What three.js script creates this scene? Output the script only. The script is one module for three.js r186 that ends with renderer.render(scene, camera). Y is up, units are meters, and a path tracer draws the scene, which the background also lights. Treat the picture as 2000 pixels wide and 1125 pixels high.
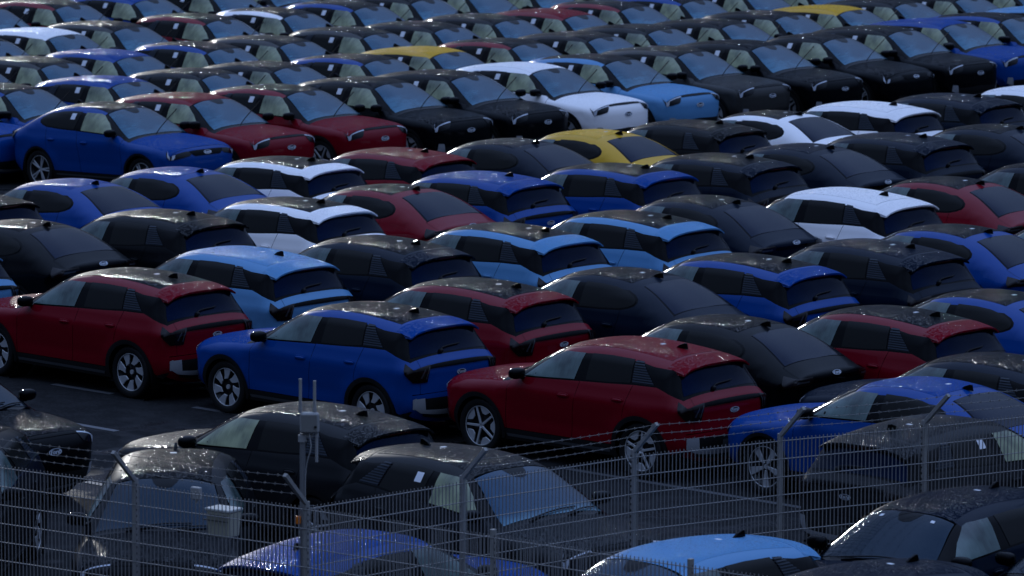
import * as THREE from 'three';
import { mergeGeometries, mergeVertices, toCreasedNormals } from 'three/addons/utils/BufferGeometryUtils.js';
import { RoundedBoxGeometry } from 'three/addons/geometries/RoundedBoxGeometry.js';

// ---------------------------------------------------------------- camera, sky, sun, exposure
const scene = new THREE.Scene();
const camera = new THREE.PerspectiveCamera(2 * Math.atan(562.5 / 11111) * 180 / Math.PI, 16 / 9, 1, 3000);
camera.rotation.order = 'YXZ';
camera.position.set(0, 12.931, 0);
camera.rotation.set(-0.14391, 0, 0.00327);
camera.focus = 74; camera.userData.fStop = 4;
scene.add(camera);
const renderer = new THREE.WebGLRenderer();
renderer.toneMapping = THREE.LinearToneMapping;
renderer.toneMappingExposure = 1.25;
renderer.shadowMap.enabled = true;
{
  // an overcast sky at dusk: brightest overhead, darker towards the horizon, a little warmer low down
  const n = 128, d = new Float32Array(n * n * 2 * 4), hash = (i, j) => { const s = Math.sin(i * 127.1 + j * 311.7) * 43758.5453; return s - Math.floor(s); };
  const noise = (u, v) => { const a = Math.floor(u), b = Math.floor(v), x = u - a, y = v - b, s = x * x * (3 - 2 * x), t = y * y * (3 - 2 * y), w = (p, q) => hash(((p % 16) + 16) % 16, q); return (w(a, b) * (1 - s) + w(a + 1, b) * s) * (1 - t) + (w(a, b + 1) * (1 - s) + w(a + 1, b + 1) * s) * t; };
  for (let j = 0; j < n; j++) for (let i = 0; i < n * 2; i++) {
    const el = ((j + 0.5) / n - 0.5) * Math.PI, s = Math.max(0, Math.sin(el)), k = (j * n * 2 + i) * 4;
    const cl = 0.86 + 0.28 * noise(i / (n * 2) * 16, el * 5 + 9);
    const l = (0.05 + 1.3 * Math.pow(s, 1.25)) * cl;
    const az = Math.atan2(Math.cos(el) * Math.sin((i + 0.5) / (n * 2) * 2 * Math.PI - Math.PI), Math.cos(el) * Math.cos((i + 0.5) / (n * 2) * 2 * Math.PI - Math.PI));   // of z over x
    let da = az - (-Math.PI / 2 - 0.2); da = Math.atan2(Math.sin(da), Math.cos(da));
    const glow = el < 0 ? 0 : Math.exp(-Math.pow(da / 0.3, 2)) * Math.exp(-Math.pow(el / 0.3, 2));      // bright patch added low in the sky beyond, so wet roofs mirror lamp glow
    const east = 0.82 + 0.22 * Math.cos(el) * Math.cos(az + 0.7) + 0.18 * s;                 // the cloud is thinner to the right and beyond, thicker on the camera's side
    d[k] = l * east * 0.36 + glow * 0.15; d[k + 1] = l * east * 0.53 + glow * 0.155; d[k + 2] = l * east * 0.97 + glow * 0.16; d[k + 3] = 1;
  }
  const sky = new THREE.DataTexture(d, n * 2, n, THREE.RGBAFormat, THREE.FloatType);
  sky.mapping = THREE.EquirectangularReflectionMapping; sky.minFilter = sky.magFilter = THREE.LinearFilter; sky.needsUpdate = true;
  scene.background = sky; scene.environment = sky;
}
const sun = new THREE.DirectionalLight(new THREE.Color().setRGB(0.97, 0.97, 0.96), 0.4);
sun.position.set(-18, 17, -170); sun.target.position.set(0, 0, -70);
sun.castShadow = true; sun.shadow.radius = 4; sun.shadow.mapSize.set(2048, 2048);
Object.assign(sun.shadow.camera, { left: -60, right: 60, top: 60, bottom: -60, near: 1, far: 300 });
scene.add(sun, sun.target);

// ---------------------------------------------------------------- geometry helpers
function rng(seed) { let s = seed >>> 0; return () => { s = (s + 0x6D2B79F5) >>> 0; let t = s; t = Math.imul(t ^ (t >>> 15), t | 1); t ^= t + Math.imul(t ^ (t >>> 7), t | 61); return ((t ^ (t >>> 14)) >>> 0) / 4294967296; }; }
const lerp = (a, b, t) => a + (b - a) * t;
const clamp = (v, a, b) => Math.min(b, Math.max(a, v));
function knots(list) {                                   // smooth interpolation through [position, value] pairs
  return (v) => {
    if (v <= list[0][0]) return list[0][1];
    const n = list.length - 1;
    if (v >= list[n][0]) return list[n][1];
    let i = 0; while (v > list[i + 1][0]) i++;
    const m = (k) => k <= 0 || k >= n ? (k <= 0 ? (list[1][1] - list[0][1]) / (list[1][0] - list[0][0]) : (list[n][1] - list[n - 1][1]) / (list[n][0] - list[n - 1][0])) : (list[k + 1][1] - list[k - 1][1]) / (list[k + 1][0] - list[k - 1][0]);
    const h = list[i + 1][0] - list[i][0], t = (v - list[i][0]) / h, t2 = t * t, t3 = t2 * t;
    return (2 * t3 - 3 * t2 + 1) * list[i][1] + (t3 - 2 * t2 + t) * h * m(i) + (-2 * t3 + 3 * t2) * list[i + 1][1] + (t3 - t2) * h * m(i + 1);
  };
}
function clipHalf(poly, ax, val, sign) {
  const out = [];
  for (let i = 0; i < poly.length; i++) {
    const p = poly[i], q = poly[(i + 1) % poly.length], a = (p[ax] - val) * sign, b = (q[ax] - val) * sign;
    if (a >= 0) out.push(p);
    if ((a > 0 && b < 0) || (a < 0 && b > 0)) { const t = a / (a - b); out.push([p[0] + (q[0] - p[0]) * t, p[1] + (q[1] - p[1]) * t]); }
  }
  return out;
}
const polyArea = (p) => { let s = 0; for (let i = 0; i < p.length; i++) { const a = p[i], b = p[(i + 1) % p.length]; s += a[0] * b[1] - b[0] * a[1]; } return s / 2; };
// cuts a plane outline into a grid and lifts every corner onto a curved surface
function panel(poly, cell, lift) {
  const [cu, cv] = Array.isArray(cell) ? cell : [cell, cell];
  const pos = [], nor = [], uv = [], idx = [], seen = new Map();
  const vert = (u, v) => {
    const k = Math.round(u * 20000) + '_' + Math.round(v * 20000);
    let i = seen.get(k);
    if (i === undefined) { const r = lift(u, v); i = pos.length / 3; pos.push(...r.p); nor.push(...r.n); uv.push(...(r.uv || [r.p[0], r.p[1]])); seen.set(k, i); }
    return i;
  };
  const tri = (a, b, c) => {
    if (a === b || b === c || a === c) return;
    const A = a * 3, B = b * 3, C = c * 3;
    const ux = pos[B] - pos[A], uy = pos[B + 1] - pos[A + 1], uz = pos[B + 2] - pos[A + 2], vx = pos[C] - pos[A], vy = pos[C + 1] - pos[A + 1], vz = pos[C + 2] - pos[A + 2];
    const d = (uy * vz - uz * vy) * (nor[A] + nor[B] + nor[C]) + (uz * vx - ux * vz) * (nor[A + 1] + nor[B + 1] + nor[C + 1]) + (ux * vy - uy * vx) * (nor[A + 2] + nor[B + 2] + nor[C + 2]);
    if (d >= 0) idx.push(a, b, c); else idx.push(a, c, b);
  };
  let u0 = 1e9, u1 = -1e9;
  for (const p of poly) { u0 = Math.min(u0, p[0]); u1 = Math.max(u1, p[0]); }
  for (let i = Math.floor(u0 / cu); i * cu < u1; i++) {
    let col = clipHalf(clipHalf(poly, 0, i * cu, 1), 0, (i + 1) * cu, -1);
    if (col.length < 3) continue;
    let v0 = 1e9, v1 = -1e9;
    for (const p of col) { v0 = Math.min(v0, p[1]); v1 = Math.max(v1, p[1]); }
    for (let j = Math.floor(v0 / cv); j * cv < v1; j++) {
      const c = clipHalf(clipHalf(col, 1, j * cv, 1), 1, (j + 1) * cv, -1);
      if (c.length < 3 || Math.abs(polyArea(c)) < 1e-8) continue;
      const flat = c.map((p) => new THREE.Vector2(p[0], p[1]));
      for (const f of THREE.ShapeUtils.triangulateShape(flat, [])) tri(vert(...c[f[0]]), vert(...c[f[1]]), vert(...c[f[2]]));
    }
  }
  const g = new THREE.BufferGeometry();
  g.setAttribute('position', new THREE.Float32BufferAttribute(pos, 3));
  g.setAttribute('normal', new THREE.Float32BufferAttribute(nor, 3));
  g.setAttribute('uv', new THREE.Float32BufferAttribute(uv, 2));
  g.setIndex(idx);
  return g;
}
function mirror(g) {
  const m = g.clone(), p = m.attributes.position, n = m.attributes.normal;
  for (let i = 0; i < p.count; i++) { p.setZ(i, -p.getZ(i)); n.setZ(i, -n.getZ(i)); }
  if (m.index) { const a = m.index.array; for (let i = 0; i < a.length; i += 3) { const t = a[i + 1]; a[i + 1] = a[i + 2]; a[i + 2] = t; } }
  return m;
}
const clean = (g) => { const c = g.index ? g : mergeVertices(g); for (const k of Object.keys(c.attributes)) if (!['position', 'normal', 'uv'].includes(k)) c.deleteAttribute(k); return c; };
const merge = (...gs) => gs.length === 1 ? gs[0] : mergeGeometries(gs.map(clean), false);
const both = (g) => merge(g, mirror(g));
function tube(pts, r, seg = 6, closed = false, curve = true) {
  const v = pts.map((p) => new THREE.Vector3(...p));
  let c;
  if (curve) c = new THREE.CatmullRomCurve3(v, closed, 'centripetal');
  else { c = new THREE.CurvePath(); for (let i = 0; i + 1 < v.length; i++) c.add(new THREE.LineCurve3(v[i], v[i + 1])); }
  return new THREE.TubeGeometry(c, curve ? v.length * 5 : v.length - 1, r, seg, closed);
}
function boxAt(sx, sy, sz, x, y, z, r = 0) {
  const g = r ? new RoundedBoxGeometry(sx, sy, sz, 2, r) : new THREE.BoxGeometry(sx, sy, sz);
  return clean(g.translate(x, y, z));
}
function blob(sx, sy, sz, x, y, z, p = 2.6) {            // a rounded lump (superellipsoid)
  const g = new THREE.SphereGeometry(1, 14, 10), q = g.attributes.position;
  for (let i = 0; i < q.count; i++) {
    const a = [q.getX(i), q.getY(i), q.getZ(i)], k = Math.pow(a.reduce((s, t) => s + Math.pow(Math.abs(t), p), 0), -1 / p);
    q.setXYZ(i, a[0] * k * sx, a[1] * k * sy, a[2] * k * sz);
  }
  const m = mergeVertices((g.deleteAttribute('normal'), g.deleteAttribute('uv'), g)); m.computeVertexNormals();
  m.setAttribute('uv', new THREE.Float32BufferAttribute(new Float32Array(m.attributes.position.count * 2), 2));
  return m.translate(x, y, z);
}

// ---------------------------------------------------------------- the car body: a side outline, rounded off towards its edge, with a width that varies with height
const EP = 2.5, EQ = 3;
function bodyShape(spec) {
  const c = new THREE.CatmullRomCurve3(spec.outline.map((p) => new THREE.Vector3(p[0], p[1], 0)), false, 'centripetal');
  const sub = 9, n = spec.outline.length - 1, P = [], R = [], A = [0];
  for (let i = 0; i <= n * sub; i++) {
    const v = c.getPoint(i / (n * sub)); P.push([v.x, v.y]);
    const k = Math.min(n - 1, Math.floor(i / sub)), t = i / sub - k;
    R.push(lerp(spec.outline[k][2], spec.outline[k + 1][2], t));
    if (i) A.push(A[i - 1] + Math.hypot(P[i][0] - P[i - 1][0], P[i][1] - P[i - 1][1]));
  }
  const T = P.map((p, i) => { const a = P[Math.max(0, i - 1)], b = P[Math.min(P.length - 1, i + 1)], l = Math.hypot(b[0] - a[0], b[1] - a[1]); return [(b[0] - a[0]) / l, (b[1] - a[1]) / l]; });
  // the outline runs from the nose over the roof to the tail, so its outward normal is (ty, -tx)
  const dist = (x, y) => {
    let best = 1e9, bi = 0, bt = 0;
    for (let i = 0; i + 1 < P.length; i++) {
      const dx = P[i + 1][0] - P[i][0], dy = P[i + 1][1] - P[i][1], l2 = dx * dx + dy * dy;
      let t = ((x - P[i][0]) * dx + (y - P[i][1]) * dy) / l2; t = t < 0 ? 0 : t > 1 ? 1 : t;
      const ex = x - P[i][0] - dx * t, ey = y - P[i][1] - dy * t, q = ex * ex + ey * ey;
      if (q < best) { best = q; bi = i; bt = t; }
    }
    const tx = lerp(T[bi][0], T[bi + 1][0], bt), ty = lerp(T[bi][1], T[bi + 1][1], bt);
    const px = lerp(P[bi][0], P[bi + 1][0], bt), py = lerp(P[bi][1], P[bi + 1][1], bt);
    const out = (x - px) * ty - (y - py) * tx;
    return [(out > 0 ? -1 : 1) * Math.sqrt(best), lerp(R[bi], R[bi + 1], bt)];
  };
  const prof = knots(spec.width);
  const w = (x, y) => {
    let v = prof(y);
    if (x > 1.15) v *= 1 - 0.075 * Math.pow((x - 1.15) / 1.1, 2);
    if (x < -1.0) v *= 1 - spec.tailTaper * Math.pow((-x - 1.0) / 1.25, 2);
    for (const ax of [AXLE, -AXLE]) { const r = Math.hypot(x - ax, y - 0.365); v += 0.016 * Math.exp(-Math.pow((r - 0.46) / 0.09, 2)) * clamp((y - 0.25) / 0.3, 0, 1); }
    return v - spec.crease * Math.exp(-Math.pow((y - 0.56) / 0.13, 2)) * clamp(1 - Math.pow(Math.abs(x) / 0.95, 6), 0, 1);
  };
  const G = (x, y, z) => { const [d, r] = dist(x, y); return Math.pow(Math.abs(z) / w(x, y), EQ) + Math.pow(Math.max(0, 1 - Math.min(d / r, 1)), EP) - 1; };
  const normal = (x, y, z) => {
    const e = 0.004; let gx = (G(x + e, y, z) - G(x - e, y, z)) / (2 * e), gy = (G(x, y + e, z) - G(x, y - e, z)) / (2 * e), gz = Math.sign(z) * EQ * Math.pow(Math.abs(z) / w(x, y), EQ - 1) / w(x, y);
    const l = Math.hypot(gx, gy, gz) || 1; return [gx / l, gy / l, gz / l];
  };
  const put = (x, y, z, off, uv) => { const nn = normal(x, y, z); return { p: [x + nn[0] * off, y + nn[1] * off, z + nn[2] * off], n: nn, uv }; };
  const at = (a) => { let i = 0, j = A.length - 1; while (j - i > 1) { const m = (i + j) >> 1; if (A[m] <= a) i = m; else j = m; } const t = (a - A[i]) / (A[j] - A[i]); return { x: lerp(P[i][0], P[j][0], t), y: lerp(P[i][1], P[j][1], t), tx: lerp(T[i][0], T[j][0], t), ty: lerp(T[i][1], T[j][1], t), r: lerp(R[i], R[j], t) }; };
  const wrapPoint = (a, s) => {
    const q = at(a), d = q.r * (1 - Math.pow(1 - Math.pow(Math.abs(s), EQ), 1 / EP));
    const x = q.x - q.ty * d, y = q.y + q.tx * d;
    return [x, y, s * w(x, y)];
  };
  const B = {
    w, dist,
    side: (off = 0) => (x, y) => { const [d, r] = dist(x, y), g = Math.pow(Math.max(1e-6, 1 - Math.pow(Math.max(0, 1 - Math.max(d, 0) / r), EP)), 1 / EQ); return put(x, y, w(x, y) * g, off, [x, y]); },
    wrap: (off = 0) => (a, s) => { const [x, y, z] = wrapPoint(a, s); return put(x, y, z, off, [a, z]); },
    wrapPoint,
    edge: (a0, a1, s = 0.9, n2 = 0) => { const m = n2 || Math.max(2, Math.ceil(Math.abs(a1 - a0) / 0.06)), o = []; for (let i = 0; i <= m; i++) { const p = wrapPoint(lerp(a0, a1, i / m), s); o.push([p[0], p[1]]); } return o; },
    ctl: (i) => A[i * sub],
    aX: (x, i0, i1) => { for (let i = i0 * sub; i < i1 * sub; i++) if ((P[i][0] - x) * (P[i + 1][0] - x) <= 0) return lerp(A[i], A[i + 1], (x - P[i][0]) / (P[i + 1][0] - P[i][0])); return A[i0 * sub]; },
    aY: (y, i0, i1) => { for (let i = i0 * sub; i < i1 * sub; i++) if ((P[i][1] - y) * (P[i + 1][1] - y) <= 0) return lerp(A[i], A[i + 1], (y - P[i][1]) / (P[i + 1][1] - P[i][1])); return A[i0 * sub]; },
    top: (x) => { const p = P.reduce((b, q) => Math.abs(q[0] - x) < Math.abs(b[0] - x) && q[1] > 0.9 ? q : b, [99, 0]); return p[1]; },
    len: A[A.length - 1],
  };
  return B;
}
const AXLE = 1.3835, WHEEL_R = 0.365;
const arc = (cx, cy, r, a0, a1, n = 14) => { const o = []; for (let i = 0; i <= n; i++) { const a = lerp(a0, a1, i / n) * Math.PI / 180; o.push([cx + r * Math.cos(a), cy + r * Math.sin(a)]); } return o; };
const archAngle = (r, y) => Math.asin((y - WHEEL_R) / r) * 180 / Math.PI;
// ---------------------------------------------------------------- shared car pieces
const CW = [0.1, 0.12], CS = 0.1;
function emblemGeo(B, a, off, wide = 0.21) {
  const l = B.wrap(off)(a, 0), g = new THREE.CylinderGeometry(0.5, 0.5, 1, 28, 1);
  g.rotateX(Math.PI / 2).scale(wide, wide * 0.42, 0.008);
  const m = new THREE.Matrix4(), z = new THREE.Vector3(...l.n), x = new THREE.Vector3(0, 0, z.x > 0 ? -1 : 1), y = new THREE.Vector3().crossVectors(z, x);
  m.makeBasis(x, y, z).setPosition(...l.p); g.applyMatrix4(m);
  return clean(g);
}
function emblemFace(B, a, off, wide = 0.21) {
  const l = B.wrap(off + 0.0055)(a, 0), g = new THREE.CircleGeometry(0.5, 28).scale(wide, wide * 0.42, 1);
  const m = new THREE.Matrix4(), z = new THREE.Vector3(...l.n), x = new THREE.Vector3(0, 0, z.x > 0 ? -1 : 1), y = new THREE.Vector3().crossVectors(z, x);
  m.makeBasis(x, y, z).setPosition(...l.p); return clean(g.applyMatrix4(m));
}
// wheels: three alloy designs, each facing +z
function tyreGeo() {
  const pr = [[0.262, -0.10], [0.285, -0.112], [0.335, -0.116], [0.357, -0.1], [0.365, -0.07], [0.3655, 0], [0.365, 0.07], [0.357, 0.1], [0.335, 0.116], [0.285, 0.112], [0.268, 0.1], [0.262, 0.085]];
  return clean(new THREE.LatheGeometry(pr.map((p) => new THREE.Vector2(p[0], p[1])), 36).rotateX(Math.PI / 2));
}
function dishGeo() {
  const pr = [[0.001, 0.045], [0.06, 0.048], [0.09, 0.03], [0.2, 0.02], [0.24, 0.035], [0.258, 0.08], [0.262, 0.086]];
  return clean(new THREE.LatheGeometry(pr.map((p) => new THREE.Vector2(p[0], p[1])), 32).rotateX(Math.PI / 2));
}
const lipGeo = () => clean(new THREE.TorusGeometry(0.258, 0.0065, 6, 40).translate(0, 0, 0.09));
function plate(pts, z, depth = 0.012) {
  const s = new THREE.Shape(pts.map((p) => new THREE.Vector2(p[0], p[1])));
  return clean(new THREE.ExtrudeGeometry(s, { depth, bevelEnabled: true, bevelThickness: 0.003, bevelSize: 0.003, bevelSegments: 1, curveSegments: 6 }).translate(0, 0, z));
}
const pol = (r, deg) => [r * Math.cos(deg * Math.PI / 180), r * Math.sin(deg * Math.PI / 180)];
function rimGeo(kind) {
  const gs = [lipGeo()];
  const cap = clean(new THREE.CylinderGeometry(0.032, 0.034, 0.02, 16).rotateX(Math.PI / 2).translate(0, 0, 0.06));
  if (kind === 0) for (let k = 0; k < 7; k++) {              // broad blades, cut off at a slant towards the hub
    const a = k * 360 / 7 + 8;
    gs.push(plate([pol(0.252, a - 20), pol(0.254, a - 10), pol(0.254, a), pol(0.254, a + 9), pol(0.17, a + 11), pol(0.118, a + 22), pol(0.12, a - 8), pol(0.165, a - 16)], 0.068));
  }
  if (kind === 1) for (let k = 0; k < 5; k++) {              // five thin spokes with a plate at the rim between each two
    const a = k * 72 + 18;
    gs.push(plate([pol(0.03, a - 26), pol(0.25, a - 2.6), pol(0.25, a + 2.6), pol(0.03, a + 26)], 0.066, 0.016));
    const b = a + 36;
    gs.push(plate([pol(0.252, b - 21), pol(0.255, b - 9), pol(0.255, b + 9), pol(0.252, b + 21), pol(0.205, b + 17), pol(0.165, b + 9), pol(0.165, b - 9), pol(0.205, b - 17)], 0.062));
  }
  if (kind === 2) for (let k = 0; k < 5; k++) {              // five paddles that widen towards the rim
    const a = k * 72 + 54;
    gs.push(plate([pol(0.05, a - 16), pol(0.25, a - 14), pol(0.256, a - 4), pol(0.25, a + 8), pol(0.05, a + 16)], 0.06, 0.014));
  }
  if (kind === 3) for (let k = 0; k < 5; k++) {              // five twin spokes
    const a = k * 72 + 18;
    for (const e of [-1, 1]) gs.push(plate([pol(0.04, a + e * 8 - 12), pol(0.252, a + e * 7 - 2.2), pol(0.252, a + e * 7 + 2.2), pol(0.04, a + e * 8 + 12)], 0.06, 0.014));
  }
  return merge(...gs, cap);
}
const WHEEL = { tyre: tyreGeo(), dish: dishGeo(), rims: [0, 1, 2, 3].map(rimGeo) };

function mirrorGeo(x, y, z) {                                // door mirror on the left side
  const m = blob(0.085, 0.072, 0.115, x, y, z + 0.13, 3);
  return merge(m, boxAt(0.09, 0.028, 0.14, x - 0.005, y - 0.062, z + 0.03, 0.012));
}
function finGeo(x, y) {
  const s = new THREE.Shape([[0.09, 0], [0.03, 0.035], [-0.045, 0.062], [-0.07, 0.06], [-0.085, 0]].map((p) => new THREE.Vector2(...p)));
  const g = new THREE.ExtrudeGeometry(s, { depth: 0.016, bevelEnabled: true, bevelThickness: 0.008, bevelSize: 0.008, bevelSegments: 2 }).translate(0, 0, -0.008);
  return clean(g.translate(x, y + 0.006, 0));
}
const louvres = (B, poly, y0, y1, n, off) => {               // thin raised slats across a side panel
  const gs = [];
  for (let i = 0; i < n; i++) { const y = lerp(y0, y1, (i + 0.5) / n), h = (y1 - y0) / n * 0.22; const c = clipHalf(clipHalf(poly, 1, y - h, 1), 1, y + h, -1); if (c.length > 2) gs.push(panel(c, 0.2, B.side(off))); }
  return merge(...gs);
};
function innerHull(B, archR) {
  const n = 50, rim = B.edge(0, B.len, 0.9, n), fy = archAngle(archR, 0.3);
  const poly = [...rim, ...arc(-AXLE, WHEEL_R, archR, 180 - fy, fy), ...arc(AXLE, WHEEL_R, archR, 180 - fy, fy)];
  const sides = both(panel(poly, 0.25, B.side(-0.02)));
  const top = panel([[0, -0.9], [B.len, -0.9], [B.len, 0.9], [0, 0.9]], [0.16, 0.3], B.wrap(-0.02));
  const floor = boxAt(4.1, 0.02, 1.5, 0, 0.26, 0), liners = [];
  for (const ax of [AXLE, -AXLE]) for (const s of [-1, 1]) liners.push(clean(new THREE.CylinderGeometry(archR + 0.01, archR + 0.01, 0.34, 20, 1, true, Math.PI / 2, Math.PI).rotateX(Math.PI / 2).rotateZ(Math.PI / 2).translate(ax, WHEEL_R, s * 0.72)), boxAt(0.9, 0.5, 0.02, ax, 0.5, s * 0.56));
  return merge(sides, top, floor, ...liners);
}
function archTrim(B, r0, r1, off, yLow) {
  const gs = [];
  for (const ax of [AXLE, -AXLE]) { const f0 = archAngle(r0, yLow), f1 = archAngle(r1, yLow); gs.push(panel([...arc(ax, WHEEL_R, r1, f1, 180 - f1, 20), ...arc(ax, WHEEL_R, r0, 180 - f0, f0, 20)], 0.15, B.side(off))); }
  return merge(...gs);
}

// ---------------------------------------------------------------- the boxy SUV
function suvGeometry() {
  const B = bodyShape({
    tailTaper: 0.085, crease: 0.018,
    width: [[0.1, 0.82], [0.3, 0.872], [0.45, 0.898], [0.62, 0.914], [0.78, 0.92], [0.9, 0.931], [0.95, 0.927], [0.985, 0.912], [1.07, 0.882], [1.15, 0.855], [1.3, 0.775], [1.48, 0.672], [1.62, 0.6]],
    outline: [[2.04, 0.20, 0.42], [2.18, 0.29, 0.45], [2.232, 0.46, 0.48], [2.24, 0.64, 0.48], [2.22, 0.80, 0.45], [2.135, 0.93, 0.36], [1.95, 0.988, 0.24], [1.6, 1.034, 0.2], [1.25, 1.067, 0.2], [1.04, 1.085, 0.22],
      [0.95, 1.125, 0.27], [0.62, 1.325, 0.3], [0.33, 1.485, 0.28], [0.13, 1.553, 0.24], [-0.2, 1.603, 0.2], [-0.6, 1.619, 0.2], [-1.0, 1.608, 0.2], [-1.4, 1.576, 0.2], [-1.72, 1.535, 0.2], [-1.86, 1.495, 0.22],
      [-1.905, 1.44, 0.28], [-1.99, 1.28, 0.3], [-2.07, 1.16, 0.3], [-2.14, 1.09, 0.3], [-2.192, 1.035, 0.3], [-2.212, 0.96, 0.31], [-2.205, 0.82, 0.34], [-2.215, 0.68, 0.38], [-2.23, 0.58, 0.4], [-2.2, 0.36, 0.4], [-2.09, 0.24, 0.4]],
  });
  const E = 0.9, aF = (y) => B.aY(y, 0, 6), aT = (x) => B.aX(x, 5, 20), aR = (y) => B.aY(y, 19, 30);
  const rect = (a0, a1, s0, s1) => [[a0, s0], [a1, s0], [a1, s1], [a0, s1]];
  const G = {}, AR = 0.452, yS = 0.4, fA = archAngle(AR, yS);
  const aHood = aT(2.1), aCowl = B.ctl(9) - 0.02, aGlass0 = aT(0.975), aRoof = aT(0.2), aTailRoof = aT(-1.6), aRoofEnd = B.ctl(19), aWin0 = B.ctl(20), aWin1 = B.ctl(22), aGate0 = B.ctl(22) + 0.02, aGate1 = aR(0.67);
  // side panels
  const fender = [...B.edge(0, B.ctl(9), E), [0.9, 1.092], [0.862, 1.088], [0.874, 0.95], [0.899, 0.65], [0.904, yS], ...arc(AXLE, WHEEL_R, AR, 180 - fA, fA), [1.92, 0.32]];
  const quarter = [...B.edge(aR(1.15), B.len, E), [-1.93, 0.32], ...arc(-AXLE, WHEEL_R, AR, 180 - fA, 56), [-1.122, 0.8], [-1.164, 1.0], [-1.224, 1.195], [-1.6, 1.2], [-1.73, 1.165]];
  const frontDoor = [[0.854, 1.086], [0.866, 0.95], [0.891, 0.65], [0.896, yS], [-0.223, yS], [-0.256, 0.75], [-0.331, 1.148], [0.6, 1.1]];
  const rearDoor = [[-0.339, 1.15], [-0.264, 0.75], [-0.231, yS], ...arc(-AXLE, WHEEL_R, AR, fA, 56, 8), [-1.114, 0.8], [-1.156, 1.0], [-1.216, 1.195], [-0.8, 1.17]];
  const wl = B.edge(aT(0.12), aT(-1.26), 0.97), railOut = B.edge(aT(0.2), aWin0, E);
  const rail = [...railOut, [-1.84, 1.415], [-1.45, 1.435], ...wl.slice().reverse()];
  const green = [[0.9, 1.092], ...B.edge(B.ctl(9), aT(0.2), E), ...wl, [-1.45, 1.435], [-1.84, 1.415], ...B.edge(aWin0, aR(1.15), E), [-1.73, 1.165], [-1.6, 1.2], [-1.224, 1.195], [-0.8, 1.17], [-0.335, 1.149], [0.6, 1.1], [0.862, 1.088]];
  G.body = merge(both(panel(fender, CS, B.side())), both(panel(quarter, CS, B.side())), both(panel(rail, CS, B.side())),
    panel(rect(0, aHood - 0.012, -E, E), CW, B.wrap()),
    both(panel(rect(aRoof, aRoofEnd, 0.78, E), CW, B.wrap())), panel(rect(aTailRoof + 0.004, aRoofEnd, -0.78, 0.78), CW, B.wrap()),
    panel(rect(aGate1 + 0.008, B.len, -E, E), CW, B.wrap()), both(panel(rect(aGate0, aGate1, 0.8, E), CW, B.wrap())));
  G.hood = panel(rect(aHood, aCowl, -E, E), CW, B.wrap());
  G.frontDoor = panel(frontDoor, CS, B.side()); G.rearDoor = panel(rearDoor, CS, B.side());
  G.roof = panel(rect(aRoof + 0.004, aTailRoof, -0.78, 0.78), CW, B.wrap(0.002));
  G.tailgate = panel(rect(aGate0, aGate1, -0.795, 0.795), CW, B.wrap(0.001));
  // dark trim round the glass, pillars, cowl, wheel arches, sills
  G.pillars = merge(both(panel(green, CS, B.side())), panel(rect(aCowl, aGlass0, -E, E), CW, B.wrap()), both(panel(rect(aGlass0, aRoof, 0.82, E), CW, B.wrap())),
    panel(rect(aRoofEnd, aGate0, -E, E), CW, B.wrap()));
  const sill = [[0.98, yS - 0.005], [0.96, 0.25], [-0.96, 0.25], [-0.98, yS - 0.005]];
  G.cladding = merge(both(archTrim(B, 0.398, 0.462, 0.009, 0.25)), both(panel(sill, 0.2, B.side(0.006))),
    panel([[aF(0.29), -0.78], [aF(0.29), 0.78], [aF(0.44), 0.72], [aF(0.47), 0], [aF(0.44), -0.72]], CW, B.wrap(0.007)),
    panel([[aR(0.6), -0.74], [aR(0.6), 0.74], [aR(0.3), 0.76], [aR(0.3), -0.76]], CW, B.wrap(0.007)),
    both(panel([...B.edge(aR(0.36), B.len, E), [-1.93, 0.32], [-1.84, 0.36]], 0.2, B.side(0.006))));
  G.sillStrip = (panel([[0.9, 0.335], [0.88, 0.295], [-0.88, 0.295], [-0.9, 0.335]], 0.2, B.side(0.012)));
  G.frontWindow = panel([[0.62, 1.118], [-0.235, 1.163], [-0.262, 1.484], [0.08, 1.468], [0.17, 1.442], [0.4, 1.3]], CS, B.side(0.005));
  G.rearWindow = panel([[-0.425, 1.172], [-0.8, 1.185], [-1.17, 1.215], [-1.095, 1.49], [-0.7, 1.5], [-0.385, 1.492]], CS, B.side(0.005));
  const lv = [[-1.2, 1.215], [-1.56, 1.218], [-1.25, 1.478], [-1.13, 1.486]];
  G.louvre = panel(lv, CS, B.side(0.004)); G.slats = []; for (let i = 0; i < 9; i++) G.slats.push(louvres(B, lv, 1.222 + i * 0.0287, 1.222 + (i + 1) * 0.0287, 1, 0.012));
  G.windshield = panel([[aGlass0, -0.82], [aGlass0, 0.82], [aRoof - 0.035, 0.8], [aRoof - 0.02, 0.4], [aRoof - 0.02, -0.4], [aRoof - 0.035, -0.8]], CW, B.wrap(0.004));
  { const a = aRoof - 0.02; G.sensor = merge(panel([[a, -0.24], [a, 0.24], [a - 0.08, 0.2], [a - 0.17, 0.12], [a - 0.2, 0], [a - 0.17, -0.12], [a - 0.08, -0.2]], CW, B.wrap(0.006))); }
  G.tags = [0.5, -0.5].map((v) => panel([[aRoof - 0.11, v - 0.035], [aRoof - 0.11, v + 0.035], [aRoof - 0.155, v + 0.035], [aRoof - 0.155, v - 0.035]], 0.3, B.wrap(0.008)));
  G.backlight = panel([[aWin0 + 0.02, -0.86], [aWin0 + 0.02, 0.86], [aWin1 - 0.02, 0.87], [aWin1, 0], [aWin1 - 0.02, -0.87]], CW, B.wrap(0.005));
  // lamps
  const hl = [...B.edge(aF(0.79), aHood - 0.02, E), [1.93, 0.9], [2.0, 0.84]];
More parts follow.
